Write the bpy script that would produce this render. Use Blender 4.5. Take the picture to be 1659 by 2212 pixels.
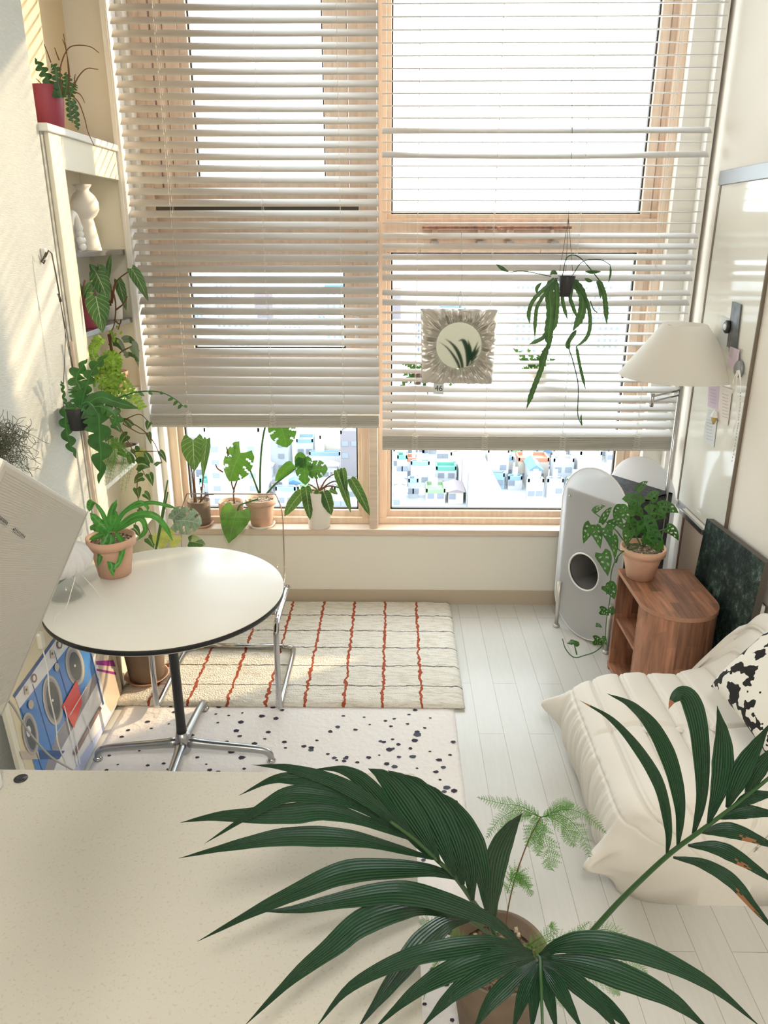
import bpy, math, random
from mathutils import Vector as V, noise as mnoise
for o in list(bpy.data.objects): bpy.data.objects.remove(o, do_unlink=True)
S = bpy.context.scene
C = S.collection
rnd = random.Random(7)
PI = math.pi
# ---------------------------------------------------------------- camera
FPX, TH, PS, CAM = 1660.0, math.radians(19.9), math.radians(.85), V((0, 0, 2.0))
cd = bpy.data.cameras.new('camera'); cam = bpy.data.objects.new('camera', cd); C.objects.link(cam)
cam.location = CAM; cam.rotation_euler = (math.radians(90) - TH, 0, PS)
cd.sensor_fit = 'VERTICAL'; cd.sensor_height = 36; cd.lens = 36 * FPX / 2212; cd.clip_end = 3000; cd.clip_start = .02
S.camera = cam
FW = V((-math.sin(PS) * math.cos(TH), math.cos(PS) * math.cos(TH), -math.sin(TH)))
RT = V((math.cos(PS), math.sin(PS), 0)); UP = RT.cross(FW)
# ---------------------------------------------------------------- world, sun, exposure
w = bpy.data.worlds.new('sky'); S.world = w; w.use_nodes = True
bg = w.node_tree.nodes['Background']; bg.inputs[0].default_value = (.88, .95, 1, 1); bg.inputs[1].default_value = 4.3
sd = bpy.data.lights.new('sun', 'SUN'); sd.energy = 3.6; sd.color = (1, .74, .46); sd.angle = math.radians(1.5)
sun = bpy.data.objects.new('sun', sd); C.objects.link(sun)
sun.rotation_euler = V((-1, -.62, -.42)).to_track_quat('-Z', 'Y').to_euler()
for x0, x1 in ((-1.2, -.13), (-.1, 1.3)):           # daylight sampling portals in the two window openings
    ld = bpy.data.lights.new('portal', 'AREA'); ld.shape = 'RECTANGLE'; ld.size = x1 - x0; ld.size_y = 2.95
    ld.cycles.is_portal = True
    lo = bpy.data.objects.new('portal', ld); C.objects.link(lo); lo.location = ((x0 + x1) / 2, 4.2, 1.95)
    lo.rotation_euler = (-PI / 2, 0, 0)
S.view_settings.view_transform = 'Standard'; S.view_settings.look = 'None'
S.view_settings.gamma = 1; S.view_settings.use_curve_mapping = False
S.view_settings.exposure = .80

def ray(x, y): return FW + RT * ((x - 829.5) / FPX) - UP * ((y - 1106) / FPX)
def atX(x, y, v): d = ray(x, y); return CAM + d * (v / d.x)
def atY(x, y, v): d = ray(x, y); return CAM + d * (v / d.y)
def atZ(x, y, v): d = ray(x, y); return CAM + d * ((v - 2.0) / d.z)
def atD(x, y, v): return CAM + ray(x, y) * v
def dep(p): return (V(p) - CAM).dot(FW)

# ---------------------------------------------------------------- materials
def N(nt, t, **k):
    n = nt.nodes.new(t)
    for a, b in k.items(): setattr(n, a, b)
    return n
def mat(name, col, rough=.6, metal=0, spec=.5, var=0, vscale=8, bump=0, bscale=60, trans=0, tcol=None, clear=0, stretch=None):
    m = bpy.data.materials.new(name); m.use_nodes = True; nt = m.node_tree; L = nt.links
    b = nt.nodes['Principled BSDF']; out = nt.nodes['Material Output']
    c = (*col, 1); b.inputs['Base Color'].default_value = c; b.inputs['Roughness'].default_value = rough
    b.inputs['Metallic'].default_value = metal; b.inputs['Specular IOR Level'].default_value = spec
    b.inputs['Coat Weight'].default_value = clear
    tc = N(nt, 'ShaderNodeTexCoord'); src = tc.outputs['Object']
    if stretch:
        mp = N(nt, 'ShaderNodeMapping'); mp.inputs['Scale'].default_value = stretch; L.new(src, mp.inputs[0]); src = mp.outputs[0]
    if var:
        n = N(nt, 'ShaderNodeTexNoise'); n.inputs['Scale'].default_value = vscale; n.inputs['Detail'].default_value = 5
        L.new(src, n.inputs['Vector'])
        r = N(nt, 'ShaderNodeValToRGB'); r.color_ramp.elements[0].position = .3; r.color_ramp.elements[1].position = .7
        r.color_ramp.elements[0].color = (*[max(0, x * (1 - var)) for x in col], 1)
        r.color_ramp.elements[1].color = (*[min(1, x * (1 + var)) for x in col], 1)
        L.new(n.outputs['Fac'], r.inputs[0]); L.new(r.outputs[0], b.inputs['Base Color'])
    if bump:
        n2 = N(nt, 'ShaderNodeTexNoise'); n2.inputs['Scale'].default_value = bscale; n2.inputs['Detail'].default_value = 4
        L.new(src, n2.inputs['Vector'])
        bp = N(nt, 'ShaderNodeBump'); bp.inputs['Strength'].default_value = bump; bp.inputs['Distance'].default_value = .01
        L.new(n2.outputs['Fac'], bp.inputs['Height']); L.new(bp.outputs[0], b.inputs['Normal'])
    if trans:
        t = N(nt, 'ShaderNodeBsdfTranslucent'); t.inputs[0].default_value = (*(tcol or col), 1)
        mx = N(nt, 'ShaderNodeMixShader'); mx.inputs[0].default_value = trans
        L.new(b.outputs[0], mx.inputs[1]); L.new(t.outputs[0], mx.inputs[2]); L.new(mx.outputs[0], out.inputs[0])
    return m
def M_(nt, op, a, b=None, c=None):
    n = N(nt, 'ShaderNodeMath', operation=op)
    for i, v in enumerate((a, b, c)):
        if v is None: continue
        if isinstance(v, (int, float)): n.inputs[i].default_value = v
        else: nt.links.new(v, n.inputs[i])
    return n.outputs[0]
def leafmat(name, base, vein, nv=6, mid=.03, lat=.1, slope=.35, trans=.3, tcol=(.35, .55, .08), rough=.4, edge=None, blot=None):
    """leaf with midrib and side veins drawn from the leaf's own UV"""
    m = mat(name, base, rough, trans=trans * .3, tcol=tuple(x * .7 for x in tcol)); nt = m.node_tree; L = nt.links
    b = nt.nodes['Principled BSDF']
    uv = N(nt, 'ShaderNodeUVMap'); sp = N(nt, 'ShaderNodeSeparateXYZ'); L.new(uv.outputs[0], sp.inputs[0])
    au = M_(nt, 'ABSOLUTE', M_(nt, 'SUBTRACT', sp.outputs[0], .5))
    f1 = M_(nt, 'LESS_THAN', au, mid / 2)
    fr = M_(nt, 'FRACT', M_(nt, 'MULTIPLY', M_(nt, 'SUBTRACT', sp.outputs[1], M_(nt, 'MULTIPLY', au, slope)), nv))
    f2 = M_(nt, 'LESS_THAN', fr, lat)
    fac = M_(nt, 'MAXIMUM', f1, f2)
    n = N(nt, 'ShaderNodeTexNoise'); n.inputs['Scale'].default_value = 25
    tc = N(nt, 'ShaderNodeTexCoord'); L.new(tc.outputs['Object'], n.inputs['Vector'])
    r = N(nt, 'ShaderNodeValToRGB'); r.color_ramp.elements[0].position = .35; r.color_ramp.elements[1].position = .65
    r.color_ramp.elements[0].color = (*[x * .75 for x in base], 1); r.color_ramp.elements[1].color = (*[x * 1.3 for x in base], 1)
    L.new(n.outputs['Fac'], r.inputs[0]); cur = r.outputs[0]
    if blot:
        n.inputs['Scale'].default_value = 18
        r.color_ramp.interpolation = 'CONSTANT'; r.color_ramp.elements[0].color = (*base, 1); r.color_ramp.elements[0].position = 0
        r.color_ramp.elements[1].color = (*blot, 1); r.color_ramp.elements[1].position = .52
    mx = N(nt, 'ShaderNodeMix', data_type='RGBA'); L.new(fac, mx.inputs[0]); L.new(cur, mx.inputs[6]); mx.inputs[7].default_value = (*vein, 1)
    cur = mx.outputs[2]
    if edge:
        e = M_(nt, 'GREATER_THAN', au, .47); m2 = N(nt, 'ShaderNodeMix', data_type='RGBA')
        L.new(e, m2.inputs[0]); L.new(cur, m2.inputs[6]); m2.inputs[7].default_value = (*edge, 1); cur = m2.outputs[2]
    L.new(cur, b.inputs['Base Color'])
    return m
def clearmat(name, tint, gloss=.08, rough=.02, dens=0):
    m = bpy.data.materials.new(name); m.use_nodes = True; nt = m.node_tree; L = nt.links; nt.nodes.remove(nt.nodes['Principled BSDF'])
    out = nt.nodes['Material Output']
    t = N(nt, 'ShaderNodeBsdfTransparent'); t.inputs[0].default_value = (*tint, 1)
    g = N(nt, 'ShaderNodeBsdfGlossy'); g.inputs['Roughness'].default_value = rough
    lw = N(nt, 'ShaderNodeLayerWeight'); lw.inputs[0].default_value = .2
    f = M_(nt, 'MULTIPLY_ADD', lw.outputs['Fresnel'], 1.0, gloss); f = M_(nt, 'MINIMUM', f, .2); ge = N(nt, 'ShaderNodeNewGeometry'); f = M_(nt, 'MULTIPLY', f, M_(nt, 'SUBTRACT', 1.0, ge.outputs['Backfacing']))
    mx = N(nt, 'ShaderNodeMixShader'); L.new(f, mx.inputs[0]); L.new(t.outputs[0], mx.inputs[1]); L.new(g.outputs[0], mx.inputs[2])
    cur = mx.outputs[0]
    if dens:
        d = N(nt, 'ShaderNodeBsdfDiffuse'); d.inputs[0].default_value = (.9, .9, .9, 1); tl = N(nt, 'ShaderNodeBsdfTranslucent'); tl.inputs[0].default_value = (.9, .9, .92, 1)
        a = N(nt, 'ShaderNodeMixShader'); a.inputs[0].default_value = .6; L.new(d.outputs[0], a.inputs[1]); L.new(tl.outputs[0], a.inputs[2])
        m3 = N(nt, 'ShaderNodeMixShader'); m3.inputs[0].default_value = dens; L.new(cur, m3.inputs[1]); L.new(a.outputs[0], m3.inputs[2]); cur = m3.outputs[0]
    L.new(cur, out.inputs[0]); return m

K = {}
K['wall'] = mat('painted wall', (.88, .84, .75), .8, bump=.05, bscale=120)
K['wallR'] = mat('warm white wall', (.90, .84, .75), .8, bump=.05, bscale=120)
K['paper'] = mat('textured wallpaper', (.73, .74, .70), .85, var=.05, vscale=30, bump=.35, bscale=40, stretch=(1, 1.2, 9))
K['base'] = mat('beige skirting', (.56, .47, .36), .5)
K['sill'] = mat('pale wood laminate', (.74, .60, .48), .45, var=.08, vscale=6, stretch=(1, 12, 12))
K['wood'] = mat('pinkish wood window frame', (.84, .65, .50), .45, var=.10, vscale=5, stretch=(9, 9, .7))
K['woodH'] = mat('pinkish wood window rail', (.66, .49, .38), .45, var=.10, vscale=5, stretch=(.7, 9, 9))
K['gasket'] = mat('black window gasket', (.03, .025, .02), .5)
K['glass'] = clearmat('window glass', (.97, .985, .98), .02)
K['slat'] = mat('cream blind slat', (.68, .66, .63), .5, trans=.04, tcol=(.9, .72, .5))
K['slatG'] = mat('blind bottom rail', (.58, .55, .49), .5)
K['cord'] = mat('white cord', (.85, .82, .75), .7)
K['white'] = mat('white lacquer', (.86, .84, .80), .35)
K['plas'] = mat('white plastic', (.88, .88, .86), .3)
K['cream'] = mat('cream shelf', (.86, .82, .68), .4)
K['ceram'] = mat('matt ceramic', (.88, .83, .76), .6)
K['greyedge'] = mat('grey shelf edge', (.45, .45, .42), .5)
K['chrome'] = mat('chrome', (.50, .50, .51), .12, metal=1)
K['alu'] = mat('aluminium', (.42, .43, .44), .32, metal=1)
K['legm'] = mat('pale metal leg', (.62, .60, .57), .3, metal=.5)
K['steelr'] = mat('bronze rail', (.22, .18, .14), .35, metal=.5)
K['steel'] = mat('dark bronze metal', (.12, .1, .08), .35, metal=.8)
K['black'] = mat('black plastic', (.02, .02, .022), .4)
K['blackedge'] = mat('black table edge', (.015, .015, .016), .45)
K['top'] = mat('white laminate', (.86, .83, .76), .35)
K['pink'] = mat('plum pot', (.36, .05, .085), .45)
K['terra'] = mat('terracotta', (.66, .40, .28), .8, var=.10, vscale=14, bump=.1)
K['terraB'] = mat('aged brown terracotta', (.20, .145, .105), .8, var=.15, vscale=10, bump=.15)
K['terraP'] = mat('pink terracotta', (.62, .38, .27), .8, var=.14, vscale=12, bump=.1)
K['soil'] = mat('potting grit', (.20, .14, .09), .95, var=.9, vscale=90, bump=.8, bscale=150)
K['walnut'] = mat('walnut', (.34, .165, .10), .42, var=.35, vscale=5, stretch=(14, 1.2, 1.2), bump=.03)
m = K['walnut']; nt = m.node_tree; bk = N(nt, 'ShaderNodeTexBrick'); tcw = N(nt, 'ShaderNodeTexCoord'); bk.offset = .43
bk.inputs['Color1'].default_value = (.58, .56, .55, 1); bk.inputs['Color2'].default_value = (1.4, 1.32, 1.25, 1); bk.inputs['Mortar'].default_value = (.9, .9, .9, 1)
bk.inputs['Scale'].default_value = 1; bk.inputs['Mortar Size'].default_value = .0002; bk.inputs['Brick Width'].default_value = .19; bk.inputs['Row Height'].default_value = .042
cx = N(nt, 'ShaderNodeCombineXYZ'); sx_ = N(nt, 'ShaderNodeSeparateXYZ'); nt.links.new(tcw.outputs['Object'], sx_.inputs[0])
nt.links.new(M_(nt, 'ADD', sx_.outputs[1], sx_.outputs[2]), cx.inputs[0]); nt.links.new(sx_.outputs[0], cx.inputs[1]); nt.links.new(cx.outputs[0], bk.inputs['Vector'])
pb_ = nt.nodes['Principled BSDF']; old = pb_.inputs['Base Color'].links[0].from_socket; mw = N(nt, 'ShaderNodeMix', data_type='RGBA', blend_type='MULTIPLY'); mw.inputs[0].default_value = .8
nt.links.new(old, mw.inputs[6]); nt.links.new(bk.outputs['Color'], mw.inputs[7]); nt.links.new(mw.outputs[2], pb_.inputs['Base Color'])
K['edgew'] = mat('walnut edge', (.42, .22, .13), .45)
K['fabric'] = mat('ivory suede', (.84, .80, .74), .85, bump=.08, bscale=350)
K['felt'] = mat('charcoal felt', (.055, .055, .06), .95, var=.4, vscale=60, bump=.4, bscale=200)
K['feltG'] = mat('grey felt', (.15, .145, .15), .95, var=.1, vscale=60, bump=.3, bscale=200)
K['frost'] = clearmat('frosted acrylic', (.9, .9, .9), .02, .25, dens=.74)
K['acryl'] = clearmat('clear acrylic', (.985, .99, .985), .03, .02)
K['acredge'] = mat('acrylic polished edge', (.40, .30, .23), .1, spec=.9)
K['rim'] = mat('polished acrylic rim', (.30, .22, .16), .08, spec=1, clear=1)
K['shade'] = mat('lamp shade linen', (.96, .94, .90), .85, trans=.5, tcol=(.97, .94, .88), bump=.05, bscale=400)
K['board'] = mat('whiteboard enamel', (.87, .85, .76), .09, spec=.6)
K['grey'] = mat('grey metal', (.33, .34, .35), .4, metal=.4)
K['mirror'] = mat('mirror', (.62, .66, .60), .03, metal=1)
K['satin'] = mat('silver satin', (.64, .61, .56), .30, metal=.55, spec=.7)
K['panel'] = mat('pale grey ribbed plastic', (.56, .53, .48), .5)
K['ribbed'] = K['panel']
K['pole'] = mat('pale wooden pole', (.62, .50, .40), .6)
K['rag'] = mat('white gathered voile', (.92, .90, .90), .9, trans=.35, tcol=(.95, .93, .93))
K['dglass'] = clearmat('lamp glass', (.97, .975, .97), .0, .03)
K['cone'] = mat('wafer cone', (.72, .52, .16), .7)

# desk laminate: pale with fine flecks
m = mat('speckled laminate', (.64, .58, .47), .45); K['desk'] = m; nt = m.node_tree
n = N(nt, 'ShaderNodeTexNoise'); n.inputs['Scale'].default_value = 160; n.inputs['Detail'].default_value = 3
tc = N(nt, 'ShaderNodeTexCoord'); nt.links.new(tc.outputs['Object'], n.inputs['Vector'])
r = N(nt, 'ShaderNodeValToRGB'); r.color_ramp.elements[0].position = .30; r.color_ramp.elements[0].color = (.50, .43, .33, 1)
r.color_ramp.elements[1].position = .42; r.color_ramp.elements[1].color = (.56, .525, .45, 1)
nt.links.new(n.outputs['Fac'], r.inputs[0]); nt.links.new(r.outputs[0], nt.nodes['Principled BSDF'].inputs['Base Color'])
# floor planks
m = mat('whitewashed plank floor', (.77, .76, .72), .3, spec=.3, clear=.04); K['floor'] = m; nt = m.node_tree; L = nt.links
tc = N(nt, 'ShaderNodeTexCoord'); mp = N(nt, 'ShaderNodeCombineXYZ'); sp = N(nt, 'ShaderNodeSeparateXYZ')
L.new(tc.outputs['Object'], sp.inputs[0]); L.new(sp.outputs[1], mp.inputs[0]); L.new(M_(nt, 'ADD', sp.outputs[0], 10.7 - .3628), mp.inputs[1])
br = N(nt, 'ShaderNodeTexBrick'); L.new(mp.outputs[0], br.inputs['Vector']); br.offset = .37; br.offset_frequency = 2
br.inputs['Color1'].default_value = (.72, .71, .68, 1); br.inputs['Color2'].default_value = (.665, .66, .63, 1); br.inputs['Mortar'].default_value = (.42, .38, .32, 1)
br.inputs['Scale'].default_value = 1; br.inputs['Mortar Size'].default_value = .0011; br.inputs['Brick Width'].default_value = 1.05; br.inputs['Row Height'].default_value = .107
n = N(nt, 'ShaderNodeTexNoise'); n.inputs['Scale'].default_value = 9; n.inputs['Detail'].default_value = 6
mp2 = N(nt, 'ShaderNodeMapping'); mp2.inputs['Scale'].default_value = (9, .8, 1); L.new(tc.outputs['Object'], mp2.inputs[0]); L.new(mp2.outputs[0], n.inputs['Vector'])
r = N(nt, 'ShaderNodeValToRGB'); r.color_ramp.elements[0].color = (.86, .85, .83, 1); r.color_ramp.elements[1].color = (1, 1, 1, 1); L.new(n.outputs['Fac'], r.inputs[0])
mx = N(nt, 'ShaderNodeMix', data_type='RGBA', blend_type='MULTIPLY'); mx.inputs[0].default_value = .8; L.new(br.outputs['Color'], mx.inputs[6]); L.new(r.outputs[0], mx.inputs[7])
L.new(mx.outputs[2], nt.nodes['Principled BSDF'].inputs['Base Color'])
# striped rug: brick-red lines along the room, thin charcoal lines across
m = mat('checked wool rug', (.85, .81, .72), .95); K['rug'] = m; nt = m.node_tree; L = nt.links
tc = N(nt, 'ShaderNodeTexCoord'); nz = N(nt, 'ShaderNodeTexNoise'); nz.inputs['Scale'].default_value = 28; nz.inputs['Detail'].default_value = 3
L.new(tc.outputs['Object'], nz.inputs['Vector'])
sp = N(nt, 'ShaderNodeSeparateXYZ'); L.new(tc.outputs['Object'], sp.inputs[0])
wob = M_(nt, 'MULTIPLY', M_(nt, 'SUBTRACT', nz.outputs['Fac'], .5), .035)
fx = M_(nt, 'FRACT', M_(nt, 'DIVIDE', M_(nt, 'ADD', M_(nt, 'ADD', sp.outputs[0], wob), 20.03), .1745))
red = M_(nt, 'MULTIPLY', M_(nt, 'LESS_THAN', M_(nt, 'ABSOLUTE', M_(nt, 'SUBTRACT', fx, .5)), .036), M_(nt, 'LESS_THAN', sp.outputs[0], .22))
fy = M_(nt, 'FRACT', M_(nt, 'DIVIDE', M_(nt, 'ADD', M_(nt, 'ADD', sp.outputs[1], M_(nt, 'MULTIPLY', wob, .7)), -0.023), .1745))
blk = M_(nt, 'LESS_THAN', M_(nt, 'ABSOLUTE', M_(nt, 'SUBTRACT', fy, .5)), .022)
n3 = N(nt, 'ShaderNodeTexNoise'); n3.inputs['Scale'].default_value = 20; n3.inputs['Detail'].default_value = 8
mp3 = N(nt, 'ShaderNodeMapping'); mp3.inputs['Scale'].default_value = (1, 7, 1); L.new(tc.outputs['Object'], mp3.inputs[0]); L.new(mp3.outputs[0], n3.inputs['Vector'])
r = N(nt, 'ShaderNodeValToRGB'); r.color_ramp.elements[0].position = .3; r.color_ramp.elements[0].color = (.66, .61, .50, 1); r.color_ramp.elements[1].position = .55; r.color_ramp.elements[1].color = (.90, .86, .78, 1)
L.new(n3.outputs['Fac'], r.inputs[0])
m1 = N(nt, 'ShaderNodeMix', data_type='RGBA'); L.new(blk, m1.inputs[0]); L.new(r.outputs[0], m1.inputs[6]); m1.inputs[7].default_value = (.16, .15, .14, 1)
m2 = N(nt, 'ShaderNodeMix', data_type='RGBA'); L.new(red, m2.inputs[0]); L.new(m1.outputs[2], m2.inputs[6]); m2.inputs[7].default_value = (.42, .085, .035, 1)
L.new(m2.outputs[2], nt.nodes['Principled BSDF'].inputs['Base Color'])
n4 = N(nt, 'ShaderNodeTexNoise'); n4.inputs['Scale'].default_value = 130; n4.inputs['Detail'].default_value = 4; L.new(tc.outputs['Object'], n4.inputs['Vector'])
bp = N(nt, 'ShaderNodeBump'); bp.inputs['Strength'].default_value = .9; bp.inputs['Distance'].default_value = .01; L.new(n4.outputs['Fac'], bp.inputs['Height']); L.new(bp.outputs[0], nt.nodes['Principled BSDF'].inputs['Normal'])
K['terrazzo'] = mat('white cotton rug', (.86, .82, .80), .95, bump=.5, bscale=45)
K['chip'] = mat('ink chip', (.035, .03, .05), .9)
K['chipB'] = mat('slate chip', (.07, .08, .12), .9)
# cow print
m = mat('cow print', (.86, .84, .78), .9); K['cow'] = m; nt = m.node_tree
n = N(nt, 'ShaderNodeTexNoise'); n.inputs['Scale'].default_value = 17; n.inputs['Detail'].default_value = 2.5; tc = N(nt, 'ShaderNodeTexCoord')
nt.links.new(tc.outputs['Object'], n.inputs['Vector']); r = N(nt, 'ShaderNodeValToRGB'); r.color_ramp.interpolation = 'CONSTANT'
r.color_ramp.elements[0].color = (.87, .84, .77, 1); r.color_ramp.elements[1].position = .53; r.color_ramp.elements[1].color = (.012, .011, .011, 1)
nt.links.new(n.outputs['Fac'], r.inputs[0]); nt.links.new(r.outputs[0], nt.nodes['Principled BSDF'].inputs['Base Color'])
# painted canvas: dark forest
m = mat('forest painting', (.05, .08, .07), .6, spec=.25); K['forest'] = m; nt = m.node_tree
n = N(nt, 'ShaderNodeTexNoise'); n.inputs['Scale'].default_value = 9; n.inputs['Detail'].default_value = 14; n.inputs['Roughness'].default_value = .92
n.inputs['Distortion'].default_value = .1; tc = N(nt, 'ShaderNodeTexCoord'); nt.links.new(tc.outputs['Object'], n.inputs['Vector']); r = N(nt, 'ShaderNodeValToRGB')
r.color_ramp.elements[0].position = .46; r.color_ramp.elements[0].color = (.008, .014, .014, 1); r.color_ramp.elements[1].position = .64; r.color_ramp.elements[1].color = (.50, .58, .48, 1)
e = r.color_ramp.elements.new(.55); e.color = (.05, .085, .07, 1)
nt.links.new(n.outputs['Fac'], r.inputs[0]); nt.links.new(r.outputs[0], nt.nodes['Principled BSDF'].inputs['Base Color'])
K['canv'] = mat('dark canvas side', (.10, .085, .07), .7)
# leaves
GD = (.018, .075, .022)
K['palm'] = leafmat('palm leaf', (.017, .066, .030), (.010, .038, .018), nv=0.001, mid=.03, lat=0, trans=.14, tcol=(.12, .3, .05), rough=.27)
nt = K['palm'].node_tree                            # fine parallel veins along each palm leaflet
uvn = [x for x in nt.nodes if x.bl_idname == 'ShaderNodeUVMap'][0]; sp = N(nt, 'ShaderNodeSeparateXYZ'); nt.links.new(uvn.outputs[0], sp.inputs[0])
h = M_(nt, 'SINE', M_(nt, 'MULTIPLY', sp.outputs[0], 50.0)); bp = N(nt, 'ShaderNodeBump'); bp.inputs['Strength'].default_value = .9; bp.inputs['Distance'].default_value = .003
for n in nt.nodes:
    if n.bl_idname == 'ShaderNodeValToRGB': nt.links.new(M_(nt, 'MULTIPLY_ADD', h, .5, .5), n.inputs[0])
nt.links.new(h, bp.inputs['Height']); nt.links.new(bp.outputs[0], nt.nodes['Principled BSDF'].inputs['Normal'])
for n in K['palm'].node_tree.nodes:
    if n.bl_idname == 'ShaderNodeValToRGB': n.color_ramp.elements[0].color = (.019, .066, .031, 1); n.color_ramp.elements[1].color = (.036, .120, .060, 1)
K['stemg'] = mat('green stem', (.05, .14, .03), .5)
K['stemp'] = mat('dark palm stalk', (.028, .085, .022), .45)
K['stemb'] = mat('brown stem', (.16, .07, .03), .6)
K['tip'] = mat('dried leaf tip', (.24, .10, .04), .8)
K['glor'] = leafmat('white veined velvet leaf', (.035, .12, .025), (.42, .52, .32), nv=6, mid=.04, lat=.06, slope=.7, rough=.5)
K['mon'] = leafmat('split green leaf', (.025, .13, .02), (.09, .25, .05), nv=6, mid=.03, lat=.06, slope=.5, trans=.35, tcol=(.3, .6, .05))
K['heartl'] = leafmat('fresh green heart leaf', (.09, .27, .035), (.16, .36, .09), nv=5, mid=.03, lat=.04, slope=.7, trans=.35, tcol=(.45, .7, .08))
K['yell'] = leafmat('yellow green leaf', (.45, .50, .12), (.5, .56, .2), nv=5, mid=.03, lat=.04, trans=.45, tcol=(.9, .9, .25))
K['silver'] = leafmat('silvery split leaf', (.22, .32, .24), (.4, .48, .38), nv=6, mid=.03, lat=.08, slope=.5, rough=.3)
K['bill'] = leafmat('long veined leaf', (.02, .10, .025), (.35, .42, .15), nv=9, mid=.06, lat=.05, slope=.3, edge=(.5, .55, .25))
K['vari'] = leafmat('marbled leaf', (.03, .12, .03), (.5, .55, .3), nv=5, mid=.03, lat=.02, blot=(.35, .42, .18))
K['adan'] = leafmat('glossy holed leaf', (.022, .115, .018), (.07, .24, .04), nv=6, mid=.03, lat=.06, slope=.5, rough=.28, trans=.25)
K['fish'] = leafmat('fishbone leaf', (.022, .115, .02), (.06, .24, .05), nv=.001, mid=.06, lat=0, trans=.25, rough=.38)
K['fishd'] = leafmat('dark fishbone leaf', (.02, .085, .02), (.05, .2, .04), nv=.001, mid=.08, lat=0, trans=.2, rough=.4)
K['strap'] = leafmat('wavy strap fern', (.045, .24, .03), (.10, .36, .07), nv=.001, mid=.09, lat=0, trans=.3, rough=.4)
K['lime'] = leafmat('lime fern', (.24, .42, .045), (.3, .5, .08), nv=.001, mid=.05, lat=0, trans=.5, tcol=(.6, .85, .1))
K['fern'] = mat('asparagus fern', (.07, .21, .03), .6, trans=.3, tcol=(.3, .6, .1))
K['moss'] = mat('grey green air plant', (.13, .14, .09), .8)
K['scind'] = leafmat('scindapsus leaf', (.05, .10, .035), (.12, .2, .1), nv=4, mid=.03, lat=0, blot=(.22, .27, .19))
K['phil'] = leafmat('striped heart leaf', (.035, .12, .025), (.45, .52, .25), nv=1.0, mid=.09, lat=0, trans=.3)

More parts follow.
